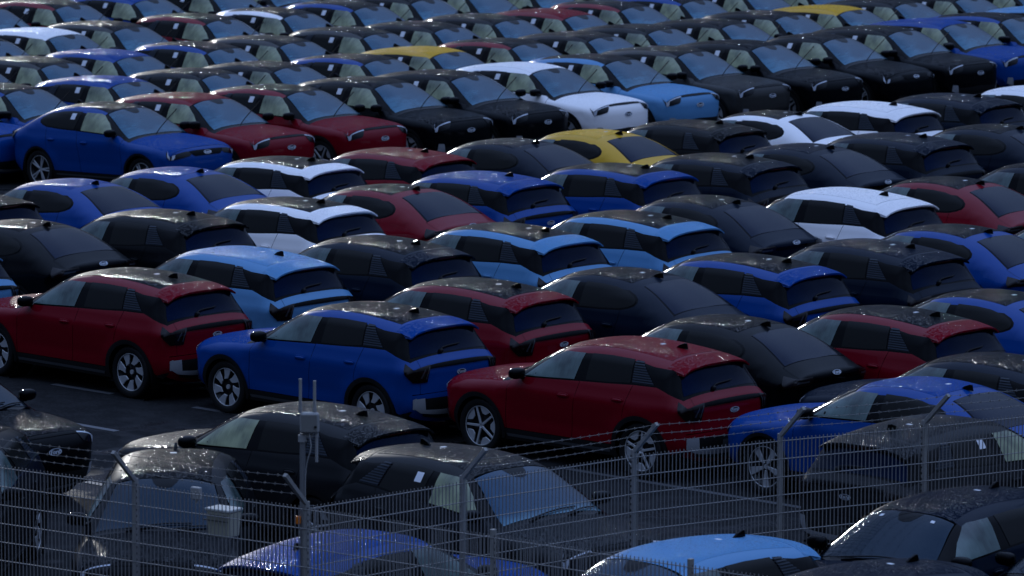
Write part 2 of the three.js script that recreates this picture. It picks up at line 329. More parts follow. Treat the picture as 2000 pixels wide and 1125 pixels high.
  G.headlight = merge(panel(hl, 0.06, B.side(0.005)), panel([[aF(0.79), 0.8], [aF(0.79), E], [aHood - 0.015, E], [aHood - 0.015, 0.5], [aF(0.875), 0.56], [aF(0.815), 0.62], [aF(0.8), 0.7]], 0.06, B.wrap(0.005)));
  G.drl = merge(panel([[aHood - 0.03, 0.52], [aHood - 0.055, 0.52], [aHood - 0.055, E], [aHood - 0.03, E]], 0.06, B.wrap(0.009)), panel([[aF(0.8), 0.87], [aHood - 0.05, 0.83], [aHood - 0.05, E], [aF(0.8), E]], 0.06, B.wrap(0.009)), panel([...B.edge(aF(0.8), aHood - 0.03, E), [1.985, 0.905], [2.03, 0.85]], 0.06, B.side(0.009)));
  G.noseBar = panel([[aHood - 0.02, -0.5], [aHood - 0.02, 0.5], [aHood - 0.065, 0.5], [aHood - 0.075, 0], [aHood - 0.065, -0.5]], CW, B.wrap(0.006));
  const tl = [[-1.955, 1.05], ...B.edge(aR(1.054), aR(0.8), E), [-2.07, 0.81], [-2.0, 0.93]];
  G.taillight = merge(panel(tl, 0.06, B.side(0.016)), panel([[aR(1.052), E], [aR(1.054), 0.64], [aR(0.81), 0.69], [aR(0.81), E]], 0.06, B.wrap(0.016)));
  G.lampGlint = merge(panel([[aR(1.03), 0.67], [aR(1.0), 0.66], [aR(0.85), 0.7], [aR(0.85), 0.72], [aR(0.99), 0.685]], 0.06, B.wrap(0.02)), panel([[aR(1.0), 0.74], [aR(0.97), 0.73], [aR(0.86), 0.77], [aR(0.86), 0.8]], 0.06, B.wrap(0.02)));
  G.lightBar = panel(rect(aR(1.05), aR(0.995), -0.7, 0.7), CW, B.wrap(0.014));
  G.emblems = [emblemGeo(B, aF(0.73), 0.004), emblemGeo(B, aR(0.9), 0.006, 0.17)]; G.emblemFaces = [emblemFace(B, aF(0.73), 0.004), emblemFace(B, aR(0.9), 0.006, 0.17)];
  // pale skid plates and the plate recess
  G.skids = merge(panel([[aF(0.24), -0.8], [aF(0.24), 0.8], [aF(0.29), 0.8], [aF(0.29), -0.8]], CW, B.wrap(0.012)), both(panel([[aF(0.27), 0.72], [aF(0.27), 0.88], [aF(0.5), 0.86], [aF(0.5), 0.76]], CW, B.wrap(0.014))));
  G.rearSkid = merge(panel([[aR(0.435), -0.735], [aR(0.435), 0.735], [aR(0.365), 0.735], [aR(0.365), -0.735]], CW, B.wrap(0.018)), both(panel([[aR(0.61), 0.745], [aR(0.61), 0.895], [aR(0.45), 0.895], [aR(0.365), 0.8], [aR(0.365), 0.735], [aR(0.435), 0.735]], CW, B.wrap(0.018))), both(panel([[-2.1, 0.6], ...B.edge(aR(0.6), aR(0.42), E), [-2.08, 0.45]], 0.1, B.side(0.014))));
  G.plate = panel([[aR(0.545), -0.3], [aR(0.545), 0.3], [aR(0.42), 0.3], [aR(0.42), -0.3]], CW, B.wrap(0.014));
  G.hull = innerHull(B, AR);
  // roof spoiler over the rear window
  {
    const pos = [], idx = [], n = 18, aS = B.ctl(19) - 0.03;
    const sec = (t) => { const q = t * 0.945, f = B.wrap(0.003)(aT(-1.66), q).p, e = B.wrap(0.01)(aS, q).p, b = 1 - t * t, u = B.wrap(-0.01)(B.ctl(20) + 0.02, q * 0.97).p; return [f, e, [e[0] - 0.115 - 0.04 * b, e[1] - 0.03, e[2] * 0.985], [e[0] - 0.112 - 0.04 * b, e[1] - 0.052, e[2] * 0.98], [u[0], u[1] + 0.012, u[2]], B.wrap(-0.03)(aT(-1.66), q * 0.97).p]; };
    for (let i = 0; i <= n; i++) for (const q of sec(i / n * 2 - 1)) pos.push(...q);
    for (let i = 0; i < n; i++) for (let k = 0; k < 6; k++) { const a = i * 6 + k, b = i * 6 + (k + 1) % 6; idx.push(a, a + 6, b, b, a + 6, b + 6); }
    for (const o of [0, n * 6]) for (let k = 1; k < 5; k++) idx.push(o, ...(o ? [o + k + 1, o + k] : [o + k, o + k + 1]));
    let g = new THREE.BufferGeometry(); g.setAttribute('position', new THREE.Float32BufferAttribute(pos, 3)); g.setIndex(idx);
    g.setAttribute('uv', new THREE.Float32BufferAttribute(pos.filter((_, i) => i % 3 !== 1), 2));
    // make sure it faces outwards
    g.computeVertexNormals(); const q = g.attributes.normal; if (q.getY(8 * 6 + 1) < 0) { const a = g.index.array; for (let i = 0; i < a.length; i += 3) { const t = a[i + 1]; a[i + 1] = a[i + 2]; a[i + 2] = t; } }
    g = toCreasedNormals(g, 0.6); G.spoiler = clean(g);
    G.brakeLamp = boxAt(0.02, 0.012, 0.36, -1.955, 1.452, 0);
  }
  const hx = (x, y) => { const p = B.side(0.004)(x, y).p; return merge(blob(0.085, 0.02, 0.018, p[0], p[1], p[2] + 0.004), blob(0.105, 0.036, 0.007, p[0], p[1], p[2] - 0.002)); };
  G.handleF = hx(-0.1, 0.945); G.handleR = hx(-1.02, 0.985);
  G.mirror = mirrorGeo(0.66, 1.15, B.side()(0.68, 1.1).p[2]);
  G.fin = finGeo(-1.33, B.top(-1.33)); G.fin2 = null;
  G.sticker = boxAt(0.1, 0.004, 0.075, -0.98, B.top(-0.98) + 0.001, 0);
  { const q = B.side(0.009)(-0.55, 1.42), g = panel([[-0.62, 1.345], [-0.5, 1.345], [-0.5, 1.45], [-0.62, 1.45]], 0.2, B.side(0.0085)); G.windowSticker = g; }
  G.rearWiper = (() => { const p0 = B.wrap(0.03)(aWin1 - 0.05, -0.28).p, p1 = B.wrap(0.025)(aWin1 - 0.09, 0.18).p, p2 = B.wrap(0.02)(aWin1 - 0.02, -0.3).p; return merge(clean(tube([p2, p0, p1], 0.011, 5)), blob(0.03, 0.03, 0.03, ...p2)); })();
  const wp = B.wrap(0.01)(aCowl + 0.02, -0.17).p;
  G.wiperUp = mirror(clean(tube([wp, [wp[0] + 0.05, wp[1] + 0.12, wp[2] + 0.07], [wp[0] + 0.26, wp[1] + 0.46, wp[2] + 0.3]], 0.009, 5)));
  G.wiperDown = mirror(merge(clean(tube([B.wrap(0.02)(aGlass0 - 0.03, -0.45).p, B.wrap(0.022)(aGlass0 + 0.05, 0.05).p, B.wrap(0.02)(aGlass0 + 0.07, 0.4).p], 0.009, 5)), clean(tube([B.wrap(0.02)(aGlass0 - 0.03, 0.2).p, B.wrap(0.022)(aGlass0 + 0.03, 0.5).p, B.wrap(0.02)(aGlass0 + 0.06, 0.72).p], 0.009, 5))));
  G.key = { fin: [-1.33, B.top(-1.33), 0], wsTR: B.wrap(0)(aRoof - 0.03, -0.8).p, wsTL: B.wrap(0)(aRoof - 0.03, 0.8).p, wsBR: B.wrap(0)(aGlass0, -0.82).p, wsBL: B.wrap(0)(aGlass0, 0.82).p, ovalF: B.wrap(0)(aF(0.73), 0).p, ovalR: B.wrap(0)(aR(0.9), 0).p, hlR: [2.0, 0.86, -0.72], hlL: [2.0, 0.86, 0.72], tlL: [-1.95, 0.95, 0.85], tlR: [-1.95, 0.95, -0.85], spL: [-1.98, 1.41, 0.61], spR: [-1.98, 1.41, -0.61], stW: [-0.56, 1.4, -0.72], fw: [AXLE, WHEEL_R, 0.9], rw: [-AXLE, WHEEL_R, 0.9] };
  return G;
}

// ---------------------------------------------------------------- the coupe-roofed car
function coupeGeometry() {
  const B = bodyShape({
    tailTaper: 0.1, crease: 0.014,
    width: [[0.1, 0.82], [0.3, 0.875], [0.45, 0.9], [0.62, 0.915], [0.78, 0.921], [0.89, 0.932], [0.94, 0.928], [0.98, 0.912], [1.07, 0.882], [1.15, 0.855], [1.3, 0.77], [1.48, 0.655], [1.6, 0.585]],
    outline: [[2.04, 0.20, 0.42], [2.2, 0.29, 0.46], [2.262, 0.46, 0.5], [2.268, 0.62, 0.5], [2.245, 0.77, 0.48], [2.165, 0.885, 0.4], [1.98, 0.955, 0.27], [1.6, 1.012, 0.22], [1.25, 1.05, 0.22], [1.03, 1.07, 0.22],
      [0.94, 1.11, 0.27], [0.61, 1.305, 0.3], [0.31, 1.46, 0.28], [0.1, 1.53, 0.24], [-0.25, 1.577, 0.2], [-0.6, 1.587, 0.2], [-0.95, 1.563, 0.2], [-1.25, 1.512, 0.2], [-1.5, 1.44, 0.22], [-1.78, 1.325, 0.26],
      [-2.03, 1.205, 0.28], [-2.24, 1.115, 0.28], [-2.33, 1.083, 0.26], [-2.362, 1.05, 0.26], [-2.36, 0.93, 0.3], [-2.335, 0.8, 0.34], [-2.345, 0.68, 0.38], [-2.362, 0.57, 0.4], [-2.32, 0.36, 0.4], [-2.2, 0.24, 0.4]],
  });
  const E = 0.9, aF = (y) => B.aY(y, 0, 6), aT = (x) => B.aX(x, 5, 23), aR = (y) => B.aY(y, 22, 29);
  const rect = (a0, a1, s0, s1) => [[a0, s0], [a1, s0], [a1, s1], [a0, s1]];
  const G = {}, AR = 0.44, yS = 0.38, fA = archAngle(AR, yS);
  const aHood = aT(2.13), aCowl = B.ctl(9) - 0.02, aGlass0 = aT(0.965), aRoof = aT(0.18), aRG0 = aT(-1.3), aRG1 = aT(-2.02), aLip = B.ctl(23), aGate1 = aR(0.7);
  const fender = [...B.edge(0, B.ctl(9), E), [0.9, 1.082], [0.862, 1.08], [0.874, 0.95], [0.899, 0.65], [0.904, yS], ...arc(AXLE, WHEEL_R, AR, 180 - fA, fA), [1.92, 0.32]];
  const wTop = B.edge(aT(0.12), aT(-1.0), 0.975);
  const tailCurve = [[-1.18, 1.425], [-1.33, 1.375], [-1.41, 1.325], [-1.43, 1.28], [-1.4, 1.235], [-1.3, 1.195]];
  const quarter = [...B.edge(aT(-0.6), B.len, E), [-1.93, 0.32], ...arc(-AXLE, WHEEL_R, AR, 180 - fA, 56), [-1.122, 0.8], [-1.164, 1.0], [-1.184, 1.168], ...tailCurve.slice().reverse(), ...B.edge(aT(-1.0), aT(-0.6), 0.975)];
  const frontDoor = [[0.854, 1.078], [0.866, 0.95], [0.891, 0.65], [0.896, yS], [-0.223, yS], [-0.256, 0.75], [-0.331, 1.128], [0.6, 1.09]];
  const rearDoor = [[-0.339, 1.13], [-0.264, 0.75], [-0.231, yS], ...arc(-AXLE, WHEEL_R, AR, fA, 56, 8), [-1.114, 0.8], [-1.156, 1.0], [-1.176, 1.166], [-0.8, 1.143]];
  const rail = [...B.edge(aT(0.18), aT(-0.6), E), ...B.edge(aT(-0.6), aT(0.12), 0.975)];
  const green = [[0.9, 1.082], ...B.edge(B.ctl(9), aT(0.2), E), ...wTop, ...tailCurve, [-1.184, 1.168], [-0.8, 1.145], [-0.335, 1.129], [0.6, 1.09], [0.862, 1.08]];
  G.body = merge(both(panel(fender, CS, B.side())), both(panel(quarter, CS, B.side())), both(panel(rail, CS, B.side())),
    panel(rect(0, aHood - 0.012, -E, E), CW, B.wrap()),
    both(panel([[aRoof, 0.78], [aT(-1.1), 0.78], [aRG0, 0.72], [aRG1, 0.8], [aRG1, E], [aRoof, E]], CW, B.wrap())), panel([[aT(-1.1) + 0.004, -0.78], [aT(-1.1) + 0.004, 0.78], [aRG0, 0.72], [aRG0 - 0.02, 0], [aRG0, -0.72]], CW, B.wrap()),
    both(panel(rect(aRG1, aGate1, 0.82, E), CW, B.wrap())), panel(rect(aGate1 + 0.008, B.len, -E, E), CW, B.wrap()));
  G.hood = panel(rect(aHood, aCowl, -E, E), CW, B.wrap());
  G.frontDoor = panel(frontDoor, CS, B.side()); G.rearDoor = panel(rearDoor, CS, B.side());
  G.roof = panel(rect(aRoof + 0.004, aT(-1.1), -0.78, 0.78), CW, B.wrap(0.002));
  G.tailgate = panel(rect(aRG1 + 0.01, aGate1, -0.815, 0.815), CW, B.wrap(0.001));
  G.pillars = merge(both(panel(green, CS, B.side())), panel(rect(aCowl, aGlass0, -E, E), CW, B.wrap()), both(panel(rect(aGlass0, aRoof, 0.82, E), CW, B.wrap())), panel([[aRG0 - 0.02, -0.715], [aRG0 - 0.02, 0.715], [aRG1 + 0.01, 0.8], [aRG1 + 0.01, -0.8]], CW, B.wrap(-0.004)));
  const sill = [[0.98, yS - 0.005], [0.96, 0.25], [-0.96, 0.25], [-0.98, yS - 0.005]];
  G.cladding = merge(both(archTrim(B, 0.398, 0.444, 0.006, 0.25)), both(panel(sill, 0.2, B.side(0.006))),
    panel([[aF(0.28), -0.7], [aF(0.28), 0.7], [aF(0.43), 0.62], [aF(0.43), -0.62]], CW, B.wrap(0.007)),
    panel([[aR(0.46), -0.76], [aR(0.46), 0.76], [aR(0.28), 0.78], [aR(0.28), -0.78]], CW, B.wrap(0.007)));
  G.sillStrip = (panel([[0.9, 0.33], [0.88, 0.3], [-0.88, 0.3], [-0.9, 0.33]], 0.2, B.side(0.012)));
  G.frontWindow = panel([[0.62, 1.108], [-0.235, 1.143], [-0.262, 1.46], [0.08, 1.446], [0.17, 1.42], [0.4, 1.285]], CS, B.side(0.005));
  G.rearWindow = panel([[-0.425, 1.152], [-0.8, 1.163], [-1.15, 1.185], [-1.29, 1.215], [-1.375, 1.25], [-1.395, 1.285], [-1.375, 1.32], [-1.3, 1.365], [-1.15, 1.412], [-0.95, 1.45], [-0.7, 1.468], [-0.385, 1.468]], CS, B.side(0.005));
  G.windshield = panel([[aGlass0, -0.82], [aGlass0, 0.82], [aRoof - 0.035, 0.8], [aRoof - 0.02, 0.4], [aRoof - 0.02, -0.4], [aRoof - 0.035, -0.8]], CW, B.wrap(0.004));
  { const a = aRoof - 0.02; G.sensor = panel([[a, -0.24], [a, 0.24], [a - 0.08, 0.2], [a - 0.17, 0.12], [a - 0.2, 0], [a - 0.17, -0.12], [a - 0.08, -0.2]], CW, B.wrap(0.006)); }
  G.backlight = panel([[aRG0, -0.69], [aRG0 - 0.01, 0], [aRG0, 0.69], [aRG1 - 0.01, 0.77], [aRG1 + 0.005, 0], [aRG1 - 0.01, -0.77]], CW, B.wrap(0.002));
  const hl = [...B.edge(aF(0.74), aF(0.88), E), [1.97, 0.86], [2.0, 0.8]];
  G.headlight = merge(panel(hl, 0.06, B.side(0.005)), panel([[aF(0.74), 0.78], [aF(0.74), E], [aF(0.88), E], [aF(0.855), 0.5], [aF(0.8), 0.44], [aF(0.77), 0.5]], 0.06, B.wrap(0.005)));
  G.drl = merge(panel([[aF(0.875), 0.86], [aF(0.862), 0.8], [aF(0.76), 0.84], [aF(0.755), 0.88]], 0.06, B.wrap(0.009)), panel([...B.edge(aF(0.75), aF(0.87), E), [1.99, 0.855], [2.02, 0.8]], 0.06, B.side(0.009)));
  G.noseBar = panel([[aF(0.855), -0.49], [aF(0.85), 0], [aF(0.855), 0.49], [aF(0.79), 0.43], [aF(0.755), 0.36], [aF(0.755), -0.36], [aF(0.79), -0.43]], CW, B.wrap(0.006));
  const tl = [[-2.08, 1.05], ...B.edge(aR(1.052), aR(0.9), E), [-2.14, 0.905]];
  G.taillight = merge(panel(tl, 0.06, B.side(0.012)), panel([[aR(1.052), E], [aR(1.052), 0.6], [aR(0.98), 0.58], [aR(0.93), 0.66], [aR(0.9), E]], 0.06, B.wrap(0.012)));
  G.lampGlint = panel([[aR(0.995), 0.66], [aR(0.975), 0.66], [aR(0.95), 0.86], [aR(0.985), 0.86]], 0.06, B.wrap(0.016));
  G.lightBar = panel(rect(aR(1.02), aR(0.965), -0.6, 0.6), CW, B.wrap(0.01));
  G.emblems = [emblemGeo(B, aF(0.8), 0.008, 0.19), emblemGeo(B, aLip - 0.005, 0.004, 0.17)]; G.emblemFaces = [emblemFace(B, aF(0.8), 0.008, 0.19), emblemFace(B, aLip - 0.005, 0.004, 0.17)];
  G.skids = panel([[aF(0.24), -0.6], [aF(0.24), 0.6], [aF(0.275), 0.6], [aF(0.275), -0.6]], CW, B.wrap(0.012));
  G.rearSkid = panel([[aR(0.31), -0.66], [aR(0.31), 0.66], [aR(0.27), 0.66], [aR(0.27), -0.66]], CW, B.wrap(0.016));
  G.plate = panel([[aR(0.62), -0.3], [aR(0.62), 0.3], [aR(0.51), 0.3], [aR(0.51), -0.3]], CW, B.wrap(0.01));
  G.hull = innerHull(B, AR);
  const hx = (x, y) => { const p = B.side(0.004)(x, y).p; return merge(blob(0.085, 0.02, 0.018, p[0], p[1], p[2] + 0.004), blob(0.105, 0.036, 0.007, p[0], p[1], p[2] - 0.002)); };
  G.handleF = hx(-0.1, 0.93); G.handleR = hx(-1.0, 0.95);
  G.mirror = mirrorGeo(0.66, 1.14, B.side()(0.68, 1.09).p[2]);
  G.fin = finGeo(-1.14, B.top(-1.14));
  G.sticker = boxAt(0.1, 0.004, 0.075, -0.82, B.top(-0.82) + 0.001, 0);
  G.windowSticker = panel([[-0.62, 1.325], [-0.5, 1.325], [-0.5, 1.43], [-0.62, 1.43]], 0.2, B.side(0.0085));
  const wp = B.wrap(0.01)(aCowl + 0.02, -0.17).p;
  G.wiperUp = mirror(clean(tube([wp, [wp[0] + 0.05, wp[1] + 0.12, wp[2] + 0.07], [wp[0] + 0.26, wp[1] + 0.46, wp[2] + 0.3]], 0.009, 5)));
  G.wiperDown = mirror(merge(clean(tube([B.wrap(0.02)(aGlass0 - 0.03, -0.45).p, B.wrap(0.022)(aGlass0 + 0.05, 0.05).p, B.wrap(0.02)(aGlass0 + 0.07, 0.4).p], 0.009, 5)), clean(tube([B.wrap(0.02)(aGlass0 - 0.03, 0.2).p, B.wrap(0.022)(aGlass0 + 0.03, 0.5).p, B.wrap(0.02)(aGlass0 + 0.06, 0.72).p], 0.009, 5))));
  G.letters = { a: aR(0.74), B };
  G.key = { fin: [-1.14, B.top(-1.14), 0], wsTR: B.wrap(0)(aRoof - 0.03, -0.8).p, wsTL: B.wrap(0)(aRoof - 0.03, 0.8).p, ovalF: B.wrap(0)(aF(0.8), 0).p, ovalR: B.wrap(0)(aLip - 0.005, 0).p, fw: [AXLE, WHEEL_R, 0.9], rw: [-AXLE, WHEEL_R, 0.9] };
  return G;
}
// ---------------------------------------------------------------- procedural materials
function heightTex(size, fill, opts = {}) {
  const a = new Uint8Array(size * size * 4); const h = fill(size);
  for (let i = 0; i < size * size; i++) { const v = clamp(Math.round(h[i] * 255), 0, 255); a[i * 4] = a[i * 4 + 1] = a[i * 4 + 2] = v; a[i * 4 + 3] = 255; }
  const t = new THREE.DataTexture(a, size, size); t.wrapS = t.wrapT = THREE.RepeatWrapping; t.magFilter = THREE.LinearFilter; t.minFilter = THREE.LinearMipmapLinearFilter; t.generateMipmaps = true; t.needsUpdate = true;
  if (opts.srgb) t.colorSpace = THREE.SRGBColorSpace;
  return t;
}
function tint(size, f) { const a = new Uint8Array(size * size * 4); for (let j = 0; j < size; j++) for (let i = 0; i < size; i++) { const c = f(i / size, j / size); for (let k = 0; k < 3; k++) a[(j * size + i) * 4 + k] = clamp(Math.round(255 * Math.pow(Math.max(0, c[k]), 1 / 2.2)), 0, 255); a[(j * size + i) * 4 + 3] = 255; } const t = new THREE.DataTexture(a, size, size); t.colorSpace = THREE.SRGBColorSpace; t.wrapS = t.wrapT = THREE.RepeatWrapping; t.magFilter = THREE.LinearFilter; t.needsUpdate = true; return t; }
function tileNoise(size, cells, seed) {                     // smooth noise that tiles
  const r = rng(seed), g = Float32Array.from({ length: cells * cells }, r);
  return (i, j) => { const u = i / size * cells, v = j / size * cells, a = Math.floor(u), b = Math.floor(v); let x = u - a, y = v - b; x = x * x * (3 - 2 * x); y = y * y * (3 - 2 * y); const q = (p, s) => g[((s % cells) + cells) % cells * cells + ((p % cells) + cells) % cells]; return lerp(lerp(q(a, b), q(a + 1, b), x), lerp(q(a, b + 1), q(a + 1, b + 1), x), y); };
}
// rain drops standing on paint and glass: caps of many sizes, 1 = the tallest
const dropNormal = (() => {
  const n = 1024, h = new Float32Array(n * n), r = rng(7), cl = tileNoise(n, 14, 77);
  for (let k = 0; k < 5600; k++) {
    const cx = r() * n, cy = r() * n; if (r() > 0.5 + 0.5 * cl(cx, cy)) continue;
    const rad = r() < 0.13 ? 4.5 + 4 * r() : 2 + 2.5 * r(), ax = 0.88 + 0.24 * r();
    for (let j = -Math.ceil(rad); j <= rad; j++) for (let i = -Math.ceil(rad * 1.4); i <= rad * 1.4; i++) {
      const d = Math.hypot(i / ax, j) / rad; if (d >= 1) continue;
      const q = ((Math.floor(cy + j) + n) % n) * n + (Math.floor(cx + i) + n) % n, v = rad * 0.62 * Math.sqrt(1 - d * d * 0.96);
      if (v > h[q]) h[q] = v;
    }
  }
  const a = new Uint8Array(n * n * 4);
  for (let j = 0; j < n; j++) for (let i = 0; i < n; i++) {
    const g = (x, y) => h[((y + n) % n) * n + (x + n) % n], dx = (g(i + 1, j) - g(i - 1, j)) / 2, dy = (g(i, j + 1) - g(i, j - 1)) / 2, l = Math.hypot(dx, dy, 1), k = (j * n + i) * 4;
    a[k] = 127.5 - 127.5 * dx / l; a[k + 1] = 127.5 - 127.5 * dy / l; a[k + 2] = 127.5 + 127.5 / l; a[k + 3] = 255;
  }
  const t = new THREE.DataTexture(a, n, n); t.wrapS = t.wrapT = THREE.RepeatWrapping; t.magFilter = THREE.LinearFilter; t.needsUpdate = true; return t;
})();
dropNormal.repeat.set(1, 1);
// drops are smooth, the damp film between them is not
const dropRough = (() => { const src = dropNormal.image.data, n = 1024, a = new Uint8Array(n * n * 4); for (let i = 0; i < n * n; i++) { const flat = src[i * 4 + 2] > 253; a[i * 4] = a[i * 4 + 1] = a[i * 4 + 2] = flat ? 255 : 50; a[i * 4 + 3] = flat ? 5 : 255; } const t = new THREE.DataTexture(a, n, n); t.wrapS = t.wrapT = THREE.RepeatWrapping; t.magFilter = THREE.LinearFilter; t.needsUpdate = true; t.repeat.set(1, 1); return t; })();
const wetLook = (k = 1) => ({ normalMap: dropNormal, normalScale: new THREE.Vector2(k, k) });
const streakTex = heightTex(512, (n) => {                   // condensation with runs of water down the pane
  const h = new Float32Array(n * n), a = tileNoise(n, 64, 3), b = tileNoise(n, 9, 5), c = tileNoise(n, 128, 9);
  for (let j = 0; j < n; j++) for (let i = 0; i < n; i++) h[j * n + i] = clamp(0.35 + 0.5 * a(i, j * 0.06 + 3 * b(i, j)) * b(i, j) + 0.25 * c(i, j), 0, 1);
  return h;
});
streakTex.repeat.set(1.6, 1.6);
const L3 = (r, g, b) => new THREE.Color().setRGB(r, g, b);
const PAINTS = {
  red: L3(0.17, 0.0008, 0.008), blue: L3(0.0002, 0.046, 0.23), sky: L3(0.1, 0.26, 0.46), white: L3(0.97, 0.92, 0.89), yellow: L3(0.62, 0.34, 0.015),
  black: L3(0.0012, 0.0018, 0.003), graphite: L3(0.012, 0.0125, 0.014), navy: L3(0.0015, 0.006, 0.016), grey: L3(0.035, 0.034, 0.032),
};
const M = { paint: {}, wet: {} };
for (const k in PAINTS) {
  const dark = k === 'black' || k === 'navy' || k === 'graphite';
  M.paint[k] = new THREE.MeshPhysicalMaterial({ color: PAINTS[k], roughness: 0.4, metalness: 0, specularIntensity: 0.1, clearcoat: dark ? 0.14 : 0.3, clearcoatRoughness: 0.05 });
  M.wet[k] = new THREE.MeshPhysicalMaterial({ color: PAINTS[k], roughness: 0.42, roughnessMap: dropRough, specularIntensityMap: dropRough, metalness: 0, specularIntensity: 1, ...wetLook(1) });
}
M.paint.tail = M.paint.black;
const std = (c, r, m = 0, o = {}) => new THREE.MeshPhysicalMaterial({ color: c, roughness: r, metalness: m, ...o });
M.roofGlass = std(L3(0.002, 0.003, 0.005), 0.42, 0, { roughnessMap: dropRough, specularIntensityMap: dropRough, specularIntensity: 1, ...wetLook(1) });
M.gloss = std(L3(0.0012, 0.0013, 0.002), 0.06, 0, { specularIntensity: 0.14 });
M.louvre = std(L3(0.003, 0.006, 0.01), 0.4, 0, { specularIntensity: 0.25 });
M.slat = std(L3(0.009, 0.016, 0.028), 0.35, 0, { specularIntensity: 0.6 });
M.plastic = std(L3(0.006, 0.006, 0.0065), 0.6, 0, { specularIntensity: 0.5 });
M.hull = std(L3(0.002, 0.002, 0.002), 0.9, 0, { specularIntensity: 0.2 });
M.silver = std(L3(0.32, 0.32, 0.33), 0.5, 0.1);
M.strip = std(L3(0.06, 0.06, 0.063), 0.5, 0.3);
M.alloy = std(L3(0.6, 0.6, 0.6), 0.35, 0.5);
M.dish = std(L3(0.006, 0.006, 0.007), 0.3, 0.3);
M.tyre = std(L3(0.005, 0.005, 0.005), 0.65, 0, { specularIntensity: 0.5 });
// condensation on the inside of the panes, thicker low down, patchy, with clear runs; side panes add painted lamp glow
function fogTex(seed, low, high, f) { const n = 256, a = tileNoise(n, 5, seed), b = tileNoise(n, 17, seed + 1), c = tileNoise(n, 90, seed + 2); return tint(n, (x, y) => { const i = x * n, j = y * n, k = clamp(f(x, y) + 0.55 * (a(i, j) - 0.5) + 0.3 * (b(i, j) - 0.5) + 0.16 * (c(i, j * 0.15) - 0.5), 0, 1); return low.map((v, m) => lerp(v, high[m], k)); }); }
// a windshield pane's own frame: u runs from the cowl up to the roof, v across the car
function onPane(g) { const u = g.attributes.uv; let a = 1e9, b = -1e9, c = 1e9, d = -1e9; for (let i = 0; i < u.count; i++) { a = Math.min(a, u.getX(i)); b = Math.max(b, u.getX(i)); c = Math.min(c, u.getY(i)); d = Math.max(d, u.getY(i)); } for (let i = 0; i < u.count; i++) u.setXY(i, (u.getX(i) - a) / (b - a), (u.getY(i) - c) / (d - c)); return g; }
M.windshields = [61, 64, 67, 70].map((s, k) => std(L3(1, 1, 1), 0.1, 0, { ior: 1.75, specularColor: L3(0.12, 0.55, 0.95), ...wetLook(0.25), map: fogTex(s, [0.002, 0.006, 0.012], [0.045, 0.14, 0.19], (u, v) => 0.38 - [0.75, 0.6, 0.85, 0.5][k] * u + 0.5 * Math.abs(v - 0.4) - [0.1, 0.25, 0.0, 0.3][k]) }));
M.clearShield = std(L3(0.001, 0.005, 0.01), 0.08, 0, { specularIntensity: 0.55, specularColor: L3(0.3, 0.6, 0.95), ...wetLook(0.25) });
M.lowFogShield = std(L3(1, 1, 1), 0.08, 0, { ior: 1.6, specularColor: L3(0.15, 0.5, 0.95), ...wetLook(0.25), map: fogTex(95, [0.001, 0.007, 0.016], [0.07, 0.15, 0.18], (u, v) => 0.95 - 5 * u) });
M.frontGlass = std(L3(1, 1, 1), 0.2, 0, { bumpMap: streakTex, bumpScale: 0.002, map: fogTex(81, [0.006, 0.016, 0.018], [0.1, 0.16, 0.15], (u, v) => 0.8 - 1.5 * (v - 0.1)) });  // dimmer copy of the fogged pane, for rows with less lamp light
M.fogGlowGlass = [84, 87, 90].map((s) => std(L3(1, 1, 1), 0.2, 0, { bumpMap: streakTex, bumpScale: 0.002, map: fogTex(s, [0.02, 0.032, 0.024], [0.32, 0.35, 0.19], (u, v) => 0.95 - 1.7 * (v - 0.1)) }));  // paler, warmer copy: condensation with lamp glow painted into its colour
M.rearGlass = std(L3(0.004, 0.004, 0.0035), 0.14, 0, { specularIntensity: 0.22, bumpMap: streakTex, bumpScale: 0.0012 });
M.backlight = std(L3(0.0005, 0.0015, 0.005), 0.1, 0, { specularIntensity: 0.3, specularColor: L3(0.08, 0.3, 1), ...wetLook(0.3) });
M.lens = std(L3(0.004, 0.004, 0.005), 0.1, 0, { specularIntensity: 0.5 });
M.tailLens = std(L3(0.006, 0.003, 0.003), 0.1, 0, { specularIntensity: 0.5 });
M.glint = std(L3(0.04, 0.04, 0.045), 0.2, 0.2);
M.drl = std(L3(0.55, 0.57, 0.62), 0.25);
M.white = std(L3(0.72, 0.72, 0.74), 0.6);
M.brake = std(L3(0.12, 0.002, 0.002), 0.3);
M.plate = std(L3(0.05, 0.05, 0.048), 0.7);
function textTex(w, h, draw) { const c = document.createElement('canvas'); c.width = w; c.height = h; draw(c.getContext('2d')); const t = new THREE.CanvasTexture(c); t.colorSpace = THREE.SRGBColorSpace; return t; }
M.emblem = std(L3(1, 1, 1), 0.35, 0, { map: textTex(256, 256, (g) => {
  g.fillStyle = '#c8cdd6'; g.fillRect(0, 0, 256, 256);
  g.fillStyle = '#0c1020'; g.beginPath(); g.arc(128, 128, 112, 0, Math.PI * 2); g.fill();
  g.save(); g.scale(1, 2.3); g.fillStyle = '#e4e8ee'; g.font = 'italic bold 84px serif'; g.textAlign = 'center'; g.textBaseline = 'middle'; g.fillText('Ford', 124, 57); g.restore();
}) });
M.chrome = std(L3(0.55, 0.56, 0.58), 0.25, 0.7);
M.letters = std(L3(1, 1, 1), 0.45, 0, { map: textTex(512, 64, (g) => { g.fillStyle = '#3c3f44'; g.fillRect(0, 0, 512, 64); g.fillStyle = '#a9adb4'; g.font = 'bold 44px sans-serif'; g.textAlign = 'center'; g.textBaseline = 'middle'; [...'CAPRI'].forEach((c, i) => g.fillText(c, 76 + i * 90, 33)); }) });
